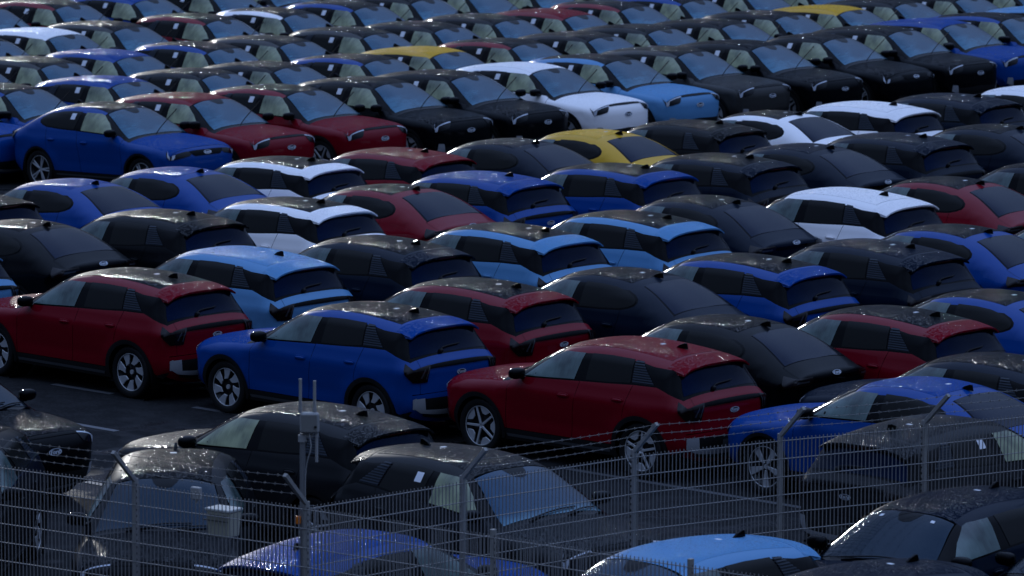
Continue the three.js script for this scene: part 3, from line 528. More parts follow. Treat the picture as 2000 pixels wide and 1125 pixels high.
// ---------------------------------------------------------------- cars as things with parts
const SUV = suvGeometry(), COUPE = coupeGeometry();
onPane(SUV.windshield); onPane(COUPE.windshield);
{ const { a, B } = COUPE.letters; const g = panel([[a - 0.035, -0.36], [a - 0.035, 0.36], [a + 0.035, 0.36], [a + 0.035, -0.36]], [0.1, 0.12], B.wrap(0.006)); const p = g.attributes.position, u = g.attributes.uv; for (let i = 0; i < p.count; i++) u.setXY(i, (p.getZ(i) + 0.34) / 0.68, (u.getX(i) - a) / -0.07 + 0.5); COUPE.letterGeo = g; }
const mirrored = new Map();
const right = (g) => { if (!mirrored.has(g)) mirrored.set(g, mirror(g)); return mirrored.get(g); };
function part(name, geo, m, parent) { const o = new THREE.Mesh(geo, m); o.name = name; o.castShadow = o.receiveShadow = true; parent.add(o); return o; }
const used = new Map();
function numbered(n) { const k = used.get(n) || 0; used.set(n, k + 1); return k ? `${n}_${String(k).padStart(3, '0')}` : n; }
// a car at the origin, nose towards +x
function buildCar({ kind, paint, roof, rim, wiper, sticker, fog, vary, tags }) {
  const G = kind === 'suv' ? SUV : COUPE, car = new THREE.Group(), P = M.paint[paint], Wt = M.wet[paint];
  part('body', G.body, P, car);
  part('hood', G.hood, Wt, car);
  part('roof', G.roof, roof === 'black' ? M.roofGlass : Wt, car);
  for (const s of [1, -1]) {
    const h = (g) => s > 0 ? g : right(g);
    const d = part('front_door', h(G.frontDoor), P, car);
    part('side_window', h(G.frontWindow), wiper || sticker || fog ? M.fogGlowGlass[vary % 3] : M.frontGlass, d); part('door_handle', h(G.handleF), P, d); part('door_mirror', h(G.mirror), M.gloss, d);
    const r = part('rear_door', h(G.rearDoor), P, car);
    const rw = part('side_window', h(G.rearWindow), M.rearGlass, r); part('door_handle', h(G.handleR), P, r);
    const l = part('headlight', h(G.headlight), M.lens, car); part('daytime_light', h(G.drl), M.drl, l);
    const t = part('taillight', h(G.taillight), M.tailLens, car); part('reflector', h(G.lampGlint), M.glint, t);
    if (G.louvre) { const q = part('quarter_louvre', h(G.louvre), M.louvre, car); for (const g of G.slats) part('slat', h(g), M.slat, q); }
    part('sill_strip', h(G.sillStrip), M.strip, car);
  }
  if (sticker) part('window_sticker', G.windowSticker, M.white, car);
  part('tailgate', G.tailgate, P, car);
  const bl = part('rear_window', G.backlight, M.backlight, car);
  if (G.rearWiper) part('rear_wiper', G.rearWiper, M.plastic, bl);
  part('light_bar', G.lightBar, M.gloss, car);
  part('pillar_trim', G.pillars, M.gloss, car);
  const ws = part('windshield', G.windshield, !wiper ? (fog || paint === 'sky' ? M.lowFogShield : M.clearShield) : M.windshields[vary % 4], car); part('sensor_patch', G.sensor, M.gloss, ws); if (tags) for (const g of G.tags) part('windshield_tag', g, M.white, ws);
  part('wiper', wiper ? G.wiperUp : G.wiperDown, M.plastic, car);
  part('nose_bar', G.noseBar, M.gloss, car);
  part('bumper_cladding', G.cladding, M.plastic, car);
  part('front_skid_plate', G.skids, kind === 'suv' ? M.silver : M.strip, car); part('rear_skid_plate', G.rearSkid, kind === 'suv' ? M.silver : M.strip, car);
  part('plate_holder', G.plate, M.plate, car);
  G.emblems.forEach((g, i) => part('emblem_face', G.emblemFaces[i], M.emblem, part('emblem', g, M.chrome, car)));
  if (G.spoiler) { const sp = part('roof_spoiler', G.spoiler, Wt, car); part('brake_lamp', G.brakeLamp, M.brake, sp); }
  if (G.letterGeo) part('bumper_lettering', G.letterGeo, M.letters, car);
  part('antenna_fin', G.fin, M.gloss, car);
  part('roof_sticker', G.sticker, M.white, car);
  part('underbody', G.hull, M.hull, car);
  for (const [x, s, k] of [[AXLE, 1, 0], [AXLE, -1, 1], [-AXLE, 1, 2], [-AXLE, -1, 3]]) {
    const w = new THREE.Group(); w.name = 'wheel'; w.position.set(x, WHEEL_R, s * 0.775); w.rotation.y = s > 0 ? 0 : Math.PI; car.add(w);
    part('tyre', WHEEL.tyre, M.tyre, w); part('wheel_dish', WHEEL.dish, M.dish, w); const rm = part('rim', WHEEL.rims[rim], M.alloy, w); rm.rotation.z = [0.3, 1.1, 2.0, 0.7][k] + paint.length;
  }
  return car;
}
// kind, paint, roof, alloy design, x, z, heading (0 = away from the camera, turning left), raised wiper, window sticker, block, label
const CARS = [
  ['suv', 'black', 'black', 1, -9.215, -89.135, 0.8315, 0, 0, 'M', 'black SUV, rear view, first from left, first row from the aisle'],
  ['coupe', 'blue', 'body', 3, -7.478, -90.937, 0.8344, 0, 0, 'M', 'blue coupe, rear view, second from left, first row from the aisle'],
  ['coupe', 'blue', 'body', 3, -5.893, -92.579, 0.8357, 0, 0, 'M', 'blue coupe, rear view, third from left, first row from the aisle'],
  ['suv', 'white', 'black', 1, -4.262, -93.783, 0.8392, 0, 0, 'M', 'white SUV with black roof, rear view, fourth from left, first row from the aisle'],
  ['suv', 'red', 'body', 1, -2.413, -94.943, 0.8344, 0, 0, 'M', 'red SUV, rear view, fifth from left, first row from the aisle'],
  ['coupe', 'navy', 'body', 3, -0.423, -96.545, 0.8387, 0, 0, 'M', 'dark blue coupe, rear view, sixth from left, first row from the aisle'],
  ['coupe', 'yellow', 'body', 2, 1.031, -97.953, 0.8173, 0, 0, 'M', 'yellow coupe, rear view, seventh from left, first row from the aisle'],
  ['suv', 'black', 'black', 0, 2.652, -99.166, 0.8278, 0, 0, 'M', 'black SUV, rear view, eighth from left, first row from the aisle'],
  ['coupe', 'white', 'black', 3, 4.258, -101.029, 0.8392, 0, 0, 'M', 'white coupe with black roof, rear view, ninth from left, first row from the aisle'],
  ['suv', 'white', 'body', 0, 5.874, -102.247, 0.8322, 0, 0, 'M', 'white SUV, rear view, tenth from left, first row from the aisle'],
  ['suv', 'navy', 'body', 1, 7.493, -103.591, 0.8382, 0, 0, 'M', 'dark blue SUV, rear view, eleventh from left, first row from the aisle'],
  ['coupe', 'white', 'body', 3, 9.227, -105.268, 0.8193, 0, 0, 'M', 'white coupe, rear view, twelfth from left, first row from the aisle'],
  ['suv', 'sky', 'black', 0, -9.172, -82.115, 0.8279, 0, 0, 'M', 'light blue SUV with black roof, rear view, first from left, second row from the aisle'],
  ['coupe', 'black', 'black', 2, -7.737, -84.751, 0.8225, 0, 0, 'M', 'black coupe, rear view, second from left, second row from the aisle'],
  ['suv', 'black', 'black', 1, -5.781, -85.684, 0.8297, 0, 0, 'M', 'black SUV, rear view, third from left, second row from the aisle'],
  ['suv', 'white', 'black', 1, -3.881, -87.159, 0.8304, 0, 0, 'M', 'white SUV with black roof, rear view, fourth from left, second row from the aisle'],
  ['coupe', 'red', 'black', 2, -2.305, -89.098, 0.8169, 0, 0, 'M', 'red coupe with black roof, rear view, fifth from left, second row from the aisle'],
  ['suv', 'blue', 'body', 1, -0.988, -90.591, 0.8218, 0, 0, 'M', 'blue SUV, rear view, sixth from left, second row from the aisle'],
  ['suv', 'blue', 'black', 1, 1.182, -91.629, 0.8233, 0, 0, 'M', 'blue SUV with black roof, rear view, seventh from left, second row from the aisle'],
  ['suv', 'navy', 'black', 0, 2.910, -93.010, 0.8386, 0, 0, 'M', 'dark blue SUV, rear view, eighth from left, second row from the aisle'],
  ['coupe', 'navy', 'body', 2, 4.471, -94.692, 0.8350, 0, 0, 'M', 'dark blue coupe, rear view, ninth from left, second row from the aisle'],
  ['suv', 'navy', 'body', 1, 5.968, -96.020, 0.8204, 0, 0, 'M', 'dark blue SUV, rear view, tenth from left, second row from the aisle'],
  ['coupe', 'navy', 'black', 3, 7.877, -97.598, 0.8357, 0, 0, 'M', 'dark blue coupe, rear view, eleventh from left, second row from the aisle'],
  ['suv', 'red', 'black', 0, -5.687, -79.153, 0.8199, 0, 0, 'M', 'red SUV with black roof, rear view, first from left, third row from the aisle'],
  ['suv', 'sky', 'body', 0, -4.319, -81.411, 0.8314, 0, 0, 'M', 'light blue SUV, rear view, second from left, third row from the aisle'],
  ['suv', 'navy', 'black', 1, -2.376, -82.636, 0.8196, 0, 0, 'M', 'dark blue SUV, rear view, third from left, third row from the aisle'],
  ['suv', 'sky', 'black', 1, -0.493, -84.090, 0.8166, 0, 0, 'M', 'light blue SUV with black roof, rear view, fourth from left, third row from the aisle'],
  ['suv', 'sky', 'black', 0, 1.330, -85.561, 0.8375, 0, 0, 'M', 'light blue SUV with black roof, rear view, fifth from left, third row from the aisle'],
  ['coupe', 'navy', 'black', 3, 2.606, -87.623, 0.8216, 0, 0, 'M', 'dark blue coupe, rear view, sixth from left, third row from the aisle'],
  ['suv', 'white', 'body', 1, 4.781, -88.426, 0.8218, 0, 0, 'M', 'white SUV, rear view, seventh from left, third row from the aisle'],
  ['coupe', 'red', 'black', 2, 6.547, -90.088, 0.8402, 0, 0, 'M', 'red coupe with black roof, rear view, eighth from left, third row from the aisle'],
  ['suv', 'navy', 'black', 1, 8.352, -91.859, 0.8375, 0, 0, 'M', 'dark blue SUV, rear view, ninth from left, third row from the aisle'],
  ['suv', 'blue', 'black', 0, -2.277, -76.036, 0.8120, 0, 0, 'M', 'blue SUV with black roof, rear view, first from left, fourth row from the aisle'],
  ['suv', 'red', 'black', 1, -0.938, -78.336, 0.8397, 0, 0, 'M', 'red SUV with black roof, rear view, second from left, fourth row from the aisle'],
  ['coupe', 'navy', 'black', 3, 1.203, -79.651, 0.8295, 0, 0, 'M', 'dark blue coupe, rear view, third from left, fourth row from the aisle'],
  ['suv', 'blue', 'black', 1, 2.910, -80.924, 0.8329, 0, 0, 'M', 'blue SUV with black roof, rear view, fourth from left, fourth row from the aisle'],
  ['suv', 'navy', 'body', 1, 4.785, -82.513, 0.8215, 0, 0, 'M', 'dark blue SUV, rear view, fifth from left, fourth row from the aisle'],
  ['coupe', 'blue', 'black', 3, 6.205, -84.402, 0.8392, 0, 0, 'M', 'blue coupe with black roof, rear view, sixth from left, fourth row from the aisle'],
  ['coupe', 'navy', 'black', 3, 8.443, -85.532, 0.8332, 0, 0, 'M', 'dark blue coupe, rear view, seventh from left, fourth row from the aisle'],
  ['suv', 'red', 'body', 1, 1.200, -73.066, 0.8345, 0, 0, 'M', 'red SUV, rear view, first from left, fifth row from the aisle'],
  ['coupe', 'black', 'body', 3, 2.501, -75.198, 0.8380, 0, 0, 'M', 'black coupe, rear view, second from left, fifth row from the aisle'],
  ['suv', 'red', 'black', 1, 4.659, -75.919, 0.8238, 0, 0, 'M', 'red SUV with black roof, rear view, third from left, fifth row from the aisle'],
  ['coupe', 'blue', 'black', 2, 6.255, -77.684, 0.8253, 0, 0, 'M', 'blue coupe with black roof, rear view, fourth from left, fifth row from the aisle'],
  ['coupe', 'blue', 'body', 2, 4.784, -70.087, 0.8206, 0, 0, 'M', 'blue coupe, rear view, first from left, sixth row from the aisle'],
  ['suv', 'navy', 'black', 1, 5.773, -71.880, 0.8201, 0, 0, 'M', 'dark blue SUV, rear view, second from left, sixth row from the aisle'],
  ['coupe', 'blue', 'black', 3, -7.193, -104.897, 3.9598, 1, 1, 'K', 'blue coupe with black roof, front view, first from left, first row from the aisle'],
  ['suv', 'red', 'body', 0, -5.716, -106.242, 3.9654, 1, 1, 'K', 'red SUV, front view, second from left, first row from the aisle'],
  ['suv', 'red', 'black', 1, -4.029, -107.714, 3.9727, 1, 1, 'K', 'red SUV with black roof, front view, third from left, first row from the aisle'],
  ['suv', 'black', 'black', 1, -2.397, -109.133, 3.9583, 1, 1, 'K', 'black SUV, front view, fourth from left, first row from the aisle'],
  ['suv', 'black', 'black', 1, -0.951, -110.507, 3.9745, 1, 1, 'K', 'black SUV, front view, fifth from left, first row from the aisle'],
  ['suv', 'white', 'body', 0, 0.640, -111.960, 3.9663, 1, 1, 'K', 'white SUV, front view, sixth from left, first row from the aisle'],
  ['suv', 'sky', 'black', 0, 2.100, -113.756, 3.9656, 1, 1, 'K', 'light blue SUV with black roof, front view, seventh from left, first row from the aisle'],
  ['suv', 'grey', 'black', 1, 3.598, -115.503, 3.9778, 1, 1, 'K', 'grey SUV with black roof, front view, eighth from left, first row from the aisle'],
  ['suv', 'black', 'black', 1, 5.151, -116.845, 3.9697, 1, 1, 'K', 'black SUV, front view, ninth from left, first row from the aisle'],
  ['coupe', 'black', 'black', 3, 6.737, -118.731, 3.9658, 1, 1, 'K', 'black coupe, front view, tenth from left, first row from the aisle'],
  ['suv', 'black', 'black', 1, 8.182, -120.199, 3.9697, 1, 1, 'K', 'black SUV, front view, eleventh from left, first row from the aisle'],
  ['suv', 'blue', 'body', 1, 9.471, -121.951, 3.9751, 1, 1, 'K', 'blue SUV, front view, twelfth from left, first row from the aisle'],
  ['suv', 'blue', 'black', 1, 10.841, -123.429, 3.9596, 1, 1, 'K', 'blue SUV with black roof, front view, thirteenth from left, first row from the aisle'],
  ['suv', 'sky', 'body', 0, 12.281, -125.255, 3.9816, 1, 1, 'K', 'light blue SUV, front view, fourteenth from left, first row from the aisle'],
  ['suv', 'blue', 'body', 1, -10.865, -107.780, 3.9587, 1, 1, 'K', 'blue SUV, front view, first from left, second row from the aisle'],
  ['suv', 'blue', 'black', 1, -9.511, -109.257, 3.9762, 1, 1, 'K', 'blue SUV with black roof, front view, second from left, second row from the aisle'],
  ['suv', 'blue', 'body', 1, -7.556, -110.630, 3.9785, 1, 1, 'K', 'blue SUV, front view, third from left, second row from the aisle'],
  ['suv', 'graphite', 'black', 1, -5.873, -112.105, 3.9586, 1, 1, 'K', 'dark grey SUV, front view, fourth from left, second row from the aisle'],
  ['suv', 'graphite', 'black', 0, -4.527, -113.572, 3.9771, 1, 1, 'K', 'dark grey SUV, front view, fifth from left, second row from the aisle'],
  ['suv', 'blue', 'black', 1, -2.756, -115.019, 3.9670, 1, 1, 'K', 'blue SUV with black roof, front view, sixth from left, second row from the aisle'],
  ['suv', 'yellow', 'body', 1, -1.386, -116.716, 3.9721, 1, 1, 'K', 'yellow SUV, front view, seventh from left, second row from the aisle'],
  ['suv', 'red', 'black', 1, 0.233, -118.595, 3.9584, 1, 1, 'K', 'red SUV with black roof, front view, eighth from left, second row from the aisle'],
  ['suv', 'graphite', 'black', 1, 1.846, -120.101, 3.9593, 1, 1, 'K', 'dark grey SUV, front view, ninth from left, second row from the aisle'],
  ['suv', 'graphite', 'black', 1, 3.148, -121.964, 3.9625, 1, 1, 'K', 'dark grey SUV, front view, tenth from left, second row from the aisle'],
  ['suv', 'black', 'black', 1, 4.768, -123.237, 3.9811, 1, 1, 'K', 'black SUV, front view, eleventh from left, second row from the aisle'],
  ['suv', 'black', 'black', 1, 6.037, -125.438, 3.9629, 1, 1, 'K', 'black SUV, front view, twelfth from left, second row from the aisle'],
  ['suv', 'yellow', 'body', 1, 7.517, -126.781, 3.9763, 1, 1, 'K', 'yellow SUV, front view, thirteenth from left, second row from the aisle'],
  ['suv', 'graphite', 'black', 1, 8.879, -128.715, 3.9805, 1, 1, 'K', 'dark grey SUV, front view, fourteenth from left, second row from the aisle'],
  ['suv', 'black', 'black', 1, 10.362, -130.228, 3.9808, 1, 1, 'K', 'black SUV, front view, fifteenth from left, second row from the aisle'],
  ['suv', 'black', 'black', 1, 11.850, -131.642, 3.9665, 1, 1, 'K', 'black SUV, front view, sixteenth from left, second row from the aisle'],
  ['suv', 'graphite', 'black', 1, -10.954, -113.887, 3.9667, 1, 1, 'K', 'dark grey SUV, front view, first from left, third row from the aisle'],
  ['suv', 'grey', 'black', 1, -9.330, -115.097, 3.9708, 1, 1, 'K', 'grey SUV with black roof, front view, second from left, third row from the aisle'],
  ['suv', 'blue', 'body', 0, -7.911, -116.644, 3.9768, 1, 1, 'K', 'blue SUV, front view, third from left, third row from the aisle'],
  ['suv', 'blue', 'black', 1, -6.135, -118.397, 3.9608, 1, 1, 'K', 'blue SUV with black roof, front view, fourth from left, third row from the aisle'],
  ['suv', 'grey', 'black', 0, -4.694, -119.870, 3.9762, 1, 1, 'K', 'grey SUV with black roof, front view, fifth from left, third row from the aisle'],
  ['suv', 'grey', 'black', 1, -2.990, -121.851, 3.9773, 1, 1, 'K', 'grey SUV with black roof, front view, sixth from left, third row from the aisle'],
  ['suv', 'graphite', 'black', 1, -1.488, -123.226, 3.9788, 1, 1, 'K', 'dark grey SUV, front view, seventh from left, third row from the aisle'],
  ['suv', 'graphite', 'black', 1, -0.180, -125.096, 3.9591, 1, 1, 'K', 'dark grey SUV, front view, eighth from left, third row from the aisle'],
  ['suv', 'red', 'body', 1, 1.361, -126.383, 3.9809, 1, 1, 'K', 'red SUV, front view, ninth from left, third row from the aisle'],
  ['suv', 'red', 'black', 1, 2.660, -128.516, 3.9604, 1, 1, 'K', 'red SUV with black roof, front view, tenth from left, third row from the aisle'],
  ['suv', 'blue', 'black', 1, 4.086, -130.203, 3.9664, 1, 1, 'K', 'blue SUV with black roof, front view, eleventh from left, third row from the aisle'],
  ['suv', 'black', 'black', 1, 5.605, -132.043, 3.9729, 1, 1, 'K', 'black SUV, front view, twelfth from left, third row from the aisle'],
  ['suv', 'black', 'black', 1, 7.070, -133.399, 3.9802, 1, 1, 'K', 'black SUV, front view, thirteenth from left, third row from the aisle'],
  ['suv', 'red', 'black', 1, -11.149, -119.875, 3.9664, 1, 1, 'K', 'red SUV with black roof, front view, first from left, fourth row from the aisle'],
  ['suv', 'white', 'body', 1, -9.691, -121.451, 3.9804, 1, 1, 'K', 'white SUV, front view, second from left, fourth row from the aisle'],
  ['suv', 'grey', 'black', 1, -8.416, -123.134, 3.9713, 1, 1, 'K', 'grey SUV with black roof, front view, third from left, fourth row from the aisle'],
  ['suv', 'red', 'black', 1, -6.516, -125.002, 3.9657, 1, 1, 'K', 'red SUV with black roof, front view, fourth from left, fourth row from the aisle'],
  ['suv', 'white', 'black', 1, -4.879, -126.501, 3.9658, 1, 1, 'K', 'white SUV with black roof, front view, fifth from left, fourth row from the aisle'],
  ['suv', 'blue', 'black', 1, -3.367, -128.383, 3.9625, 1, 1, 'K', 'blue SUV with black roof, front view, sixth from left, fourth row from the aisle'],
  ['suv', 'graphite', 'black', 1, -2.109, -130.264, 3.9601, 1, 1, 'K', 'dark grey SUV, front view, seventh from left, fourth row from the aisle'],
  ['suv', 'white', 'body', 1, -0.825, -131.786, 3.9618, 1, 1, 'K', 'white SUV, front view, eighth from left, fourth row from the aisle'],
  ['suv', 'red', 'black', 1, 0.608, -133.172, 3.9747, 1, 1, 'K', 'red SUV with black roof, front view, ninth from left, fourth row from the aisle'],
  ['suv', 'black', 'black', 1, 1.970, -134.841, 3.9821, 1, 1, 'K', 'black SUV, front view, tenth from left, fourth row from the aisle'],
  ['suv', 'white', 'black', 1, -11.890, -127.501, 3.9621, 1, 1, 'K', 'white SUV with black roof, front view, first from left, fifth row from the aisle'],
  ['suv', 'red', 'black', 0, -10.111, -128.582, 3.9594, 1, 1, 'K', 'red SUV with black roof, front view, second from left, fifth row from the aisle'],
  ['suv', 'blue', 'body', 1, -8.438, -130.142, 3.9819, 1, 1, 'K', 'blue SUV, front view, third from left, fifth row from the aisle'],
  ['suv', 'black', 'black', 1, -6.755, -131.825, 3.9710, 1, 1, 'K', 'black SUV, front view, fourth from left, fifth row from the aisle'],
  ['suv', 'blue', 'body', 1, -5.752, -134.811, 3.9679, 1, 1, 'K', 'blue SUV, front view, fifth from left, fifth row from the aisle'],
  ['suv', 'white', 'body', 1, -4.181, -136.070, 3.9639, 1, 1, 'K', 'white SUV, front view, sixth from left, fifth row from the aisle'],
  ['suv', 'graphite', 'body', 1, -2.769, -67.771, 0.8286, 0, 0, 'F', 'dark grey SUV with fogged front window standing alone behind the antenna pole'],
  ['suv', 'graphite', 'body', 1, -0.136, -63.857, 3.8414, 0, 1, 'F', 'dark grey SUV with pale sticker on rear window, nose behind the fence, windshield half fogged'],
  ['suv', 'black', 'body', 0, -3.881, -63.141, 3.1275, 0, 0, 'F', 'black SUV facing the camera head-on behind the white box on the fence'],
  ['suv', 'black', 'body', 0, -6.589, -64.747, 3.0416, 0, 0, 'F', 'black SUV cut off by left edge beside the head-on black SUV'],
  ['suv', 'black', 'body', 0, -7.260, -70.670, 3.9587, 0, 0, 'F', 'black SUV with large oval badge on its nose at left edge above the fence'],
  ['suv', 'blue', 'body', 0, -1.420, -59.582, -0.6400, 0, 0, 'F', 'blue SUV behind the fence corner under the antenna pole, roof and spoiler showing'],
  ['suv', 'graphite', 'body', 1, 5.374, -67.078, -0.7279, 0, 1, 'F', 'dark grey SUV seen from behind through the fence at right, beside the blue coupe'],
  ['suv', 'sky', 'body', 0, 1.488, -58.337, 2.3730, 0, 0, 'F', 'light blue SUV with wet roof at bottom centre, between the two fences'],
  ['suv', 'navy', 'body', 0, 4.520, -61.244, 2.4541, 0, 0, 'F', 'dark blue SUV with two white tags on its windshield at bottom right'],
  ['suv', 'navy', 'body', 0, 3.179, -57.085, 2.3143, 0, 0, 'F', 'dark SUV of which only the wet roof shows along the bottom edge at right'],
  ['suv', 'navy', 'body', 0, 6.482, -60.186, 2.3130, 0, 0, 'F', 'dark blue SUV with only a windshield corner showing in the bottom right corner'],
];
const PSI = 0.82860, S1 = 0.00235, S2 = -0.03450, RIDGE = 60.4, SKEW = 0.110, FLAT = 83.00, S3 = -0.0050;
// ---------------------------------------------------------------- the ground: two gently sloping fields that meet at a ridge, flat beyond
const FX = -Math.sin(PSI), FZ = -Math.cos(PSI), LX = -Math.cos(PSI), LZ = Math.sin(PSI);
const uv = (x, z) => [x * FX + z * FZ, x * LX + z * LZ];
function ground(x, z) {
  const [u, v] = uv(x, z), u0 = RIDGE + SKEW * (clamp(v, -130, 0) + 66);
  if (u < u0) return S1 * u;
  return S1 * u0 + S2 * (Math.min(u, FLAT) - u0) + S3 * clamp(u - FLAT, 0, 60);
}
const structure = (o) => { o.userData.kind = 'structure'; o.receiveShadow = true; scene.add(o); return o; };
{
  const us = [-900, -300, -100, -40, 0, 20, 34], vs = [-1200, -500, -250, -130];
  for (let u = 36; u < 100; u += 1) us.push(u); us.push(110, 140, 220, 400, 900, 1500);
  for (let v = -126; v <= 0; v += 4) vs.push(v); vs.push(40, 120, 300, 900);
  const pos = [], idx = [], uvs = [];
  for (const u of us) for (const v of vs) { const x = u * FX + v * LX, z = u * FZ + v * LZ; pos.push(x, ground(x, z), z); uvs.push(u, v); }
  const m = vs.length;
  for (let i = 0; i + 1 < us.length; i++) for (let j = 0; j + 1 < m; j++) { const a = i * m + j; idx.push(a, a + m, a + 1, a + 1, a + m, a + m + 1); }
  const g = new THREE.BufferGeometry(); g.setAttribute('position', new THREE.Float32BufferAttribute(pos, 3)); g.setAttribute('uv', new THREE.Float32BufferAttribute(uvs, 2)); g.setIndex(idx); g.computeVertexNormals();
  if (g.attributes.normal.getY(0) < 0) { idx.reverse(); g.setIndex(idx); g.computeVertexNormals(); }
  const big = tileNoise(512, 7, 11), mid = tileNoise(512, 33, 12), fine = tileNoise(512, 256, 13);
  const col = tint(512, (a, b) => { const i = a * 512, j = b * 512, v = 0.011 + 0.007 * mid(i, j) + 0.012 * fine(i, j) * fine(i, j); return [v, v, v * 1.05]; });
  const wet = (i, j) => clamp((big(i, j) + 0.35 * mid(i, j) - 0.72) * 4, 0, 1);
  const rough = heightTex(512, (n) => { const h = new Float32Array(n * n); for (let j = 0; j < n; j++) for (let i = 0; i < n; i++) h[j * n + i] = clamp(0.6 - 0.54 * wet(i, j) + 0.15 * fine(i, j), 0.05, 1); return h; });
  for (let j = 0; j < 512; j++) for (let i = 0; i < 512; i++) rough.image.data[(j * 512 + i) * 4 + 3] = 3 + 40 * wet(i, j);
  const bump = heightTex(512, (n) => { const h = new Float32Array(n * n), f = tileNoise(n, 256, 21), r = rng(4); for (let j = 0; j < n; j++) for (let i = 0; i < n; i++) h[j * n + i] = 0.6 * f(i, j) + 0.4 * r(); return h; });
  col.repeat.set(0.16, 0.16); rough.repeat.set(0.11, 0.11); bump.repeat.set(0.8, 0.8);
  const o = structure(new THREE.Mesh(g, new THREE.MeshPhysicalMaterial({ map: col, roughness: 1, specularIntensity: 1, specularIntensityMap: rough, roughnessMap: rough, bumpMap: bump, bumpScale: 0.0015 })));
  o.name = 'asphalt_ground';
}
// made-up unseen ridge round the lot, added to darken what the wet roofs mirror
{
  const seg = 180, pos = [], idx = [], nz = tileNoise(seg, 30, 31), nz2 = tileNoise(seg, 90, 32);
  const rings = [[330, 0], [360, 0.45], [420, 0.8], [520, 1], [700, 0.9]];
  for (let i = 0; i <= seg; i++) { const a = i / seg * Math.PI * 2, da = Math.atan2(Math.sin(a + Math.PI / 2 + 0.2), Math.cos(a + Math.PI / 2 + 0.2)), h = -50 * Math.exp(-Math.pow(da / 0.45, 2)) + 62 + 34 * nz(i % seg, 0) + 9 * nz2(i % seg, 3); for (const [r, k] of rings) pos.push(Math.cos(a) * r, Math.max(6, h) * k - 3, Math.sin(a) * r); }
  for (let i = 0; i < seg; i++) for (let k = 0; k < 4; k++) { const a = i * 5 + k, b = a + 5; idx.push(a, a + 1, b, b, a + 1, b + 1); }
  const g = new THREE.BufferGeometry(); g.setAttribute('position', new THREE.Float32BufferAttribute(pos, 3)); g.setIndex(idx); g.computeVertexNormals();
  const o = structure(new THREE.Mesh(g, std(L3(0.02, 0.022, 0.018), 1))); o.name = 'added_dark_ridge';
}
// painted bay lines, 4 mm above the asphalt
const lineMat = std(L3(0.11, 0.11, 0.115), 0.5);
for (const [u0, u1, v] of [[56.75, 57.95, -53.68], [51.5, 55.15, -53.7], [44.2, 48.45, -53.7], [54.5, 57.5, -51.63], [50.7, 54.2, -48.75]]) {
  const pos = [], n = 12;
  for (let i = 0; i <= n; i++) for (const s of [-0.06, 0.06]) { const u = lerp(u0, u1, i / n), w = v + s, x = u * FX + w * LX, z = u * FZ + w * LZ; pos.push(x, ground(x, z) + 0.005, z); }
  const idx = []; for (let i = 0; i < n; i++) { const a = i * 2; idx.push(a, a + 1, a + 2, a + 1, a + 3, a + 2); }
  const g = new THREE.BufferGeometry(); g.setAttribute('position', new THREE.Float32BufferAttribute(pos, 3)); g.setIndex(idx); g.computeVertexNormals();
  if (g.attributes.normal.getY(0) < 0) { idx.reverse(); g.setIndex(idx); g.computeVertexNormals(); }
  const o = structure(new THREE.Mesh(g, lineMat)); o.name = numbered('bay_line');
}

// ---------------------------------------------------------------- the parked cars
const protos = new Map();
const jitter = rng(99);
for (const [kind, paint, roof, rim, x, z, psi, wiper, sticker, block, label] of CARS) {
  const fog = block === 'F' && paint === 'graphite', vary = Math.floor(jitter() * 12), tags = /two white tags/.test(label), key = [tags, kind, paint, roof, rim, wiper, sticker, fog, vary].join();
  if (!protos.has(key)) protos.set(key, buildCar({ kind, paint, roof, rim, wiper, sticker, fog, vary, tags }));
  const car = protos.get(key).clone(true);
  car.name = numbered(kind === 'suv' ? 'parked_suv' : 'parked_coupe');
  const f = [-Math.sin(psi), -Math.cos(psi)], a = ground(x + f[0] * 1.4, z + f[1] * 1.4), b = ground(x - f[0] * 1.4, z - f[1] * 1.4);
  car.position.set(x, (a + b) / 2, z);
  car.rotation.order = 'YZX';
  car.rotation.set(0, psi + Math.PI / 2, Math.atan2(a - b, 2.8));
  car.userData = { label, category: 'car', group: block === 'M' ? 'cars parked tail towards the camera in the middle block' : block === 'K' ? 'cars parked nose towards the aisle in the far block' : 'cars parked loosely in the foreground by the fence' };
  scene.add(car);
}

// ---------------------------------------------------------------- fences
const galv = std(L3(0.25, 0.235, 0.22), 0.55, 0.15, { roughnessMap: heightTex(128, (n) => { const h = new Float32Array(n * n), a = tileNoise(n, 12, 41), b = tileNoise(n, 50, 42); for (let j = 0; j < n; j++) for (let i = 0; i < n; i++) h[j * n + i] = 0.7 + 0.3 * a(i, j) * b(i, j); return h; }) });
const post_m = std(L3(0.36, 0.34, 0.31), 0.6, 0.1, { map: tint(128, (() => { const a = tileNoise(128, 10, 51), b = tileNoise(128, 40, 52); return (x, y) => { const v = 0.55 + 0.5 * a(x * 128, y * 128) * b(x * 128, y * 128) + 0.15 * b(x * 128, y * 128); return [v, v, v]; }; })()) });
const hole_m = std(L3(0.006, 0.006, 0.006), 0.9);
const FH = 2.4;
function rod(a, b, r, seg = 5) { const A = new THREE.Vector3(...a), B = new THREE.Vector3(...b), d = B.clone().sub(A), g = new THREE.CylinderGeometry(r, r, d.length(), seg, 1); g.applyQuaternion(new THREE.Quaternion().setFromUnitVectors(new THREE.Vector3(0, 1, 0), d.normalize())); return clean(g.translate((A.x + B.x) / 2, (A.y + B.y) / 2, (A.z + B.z) / 2)); }
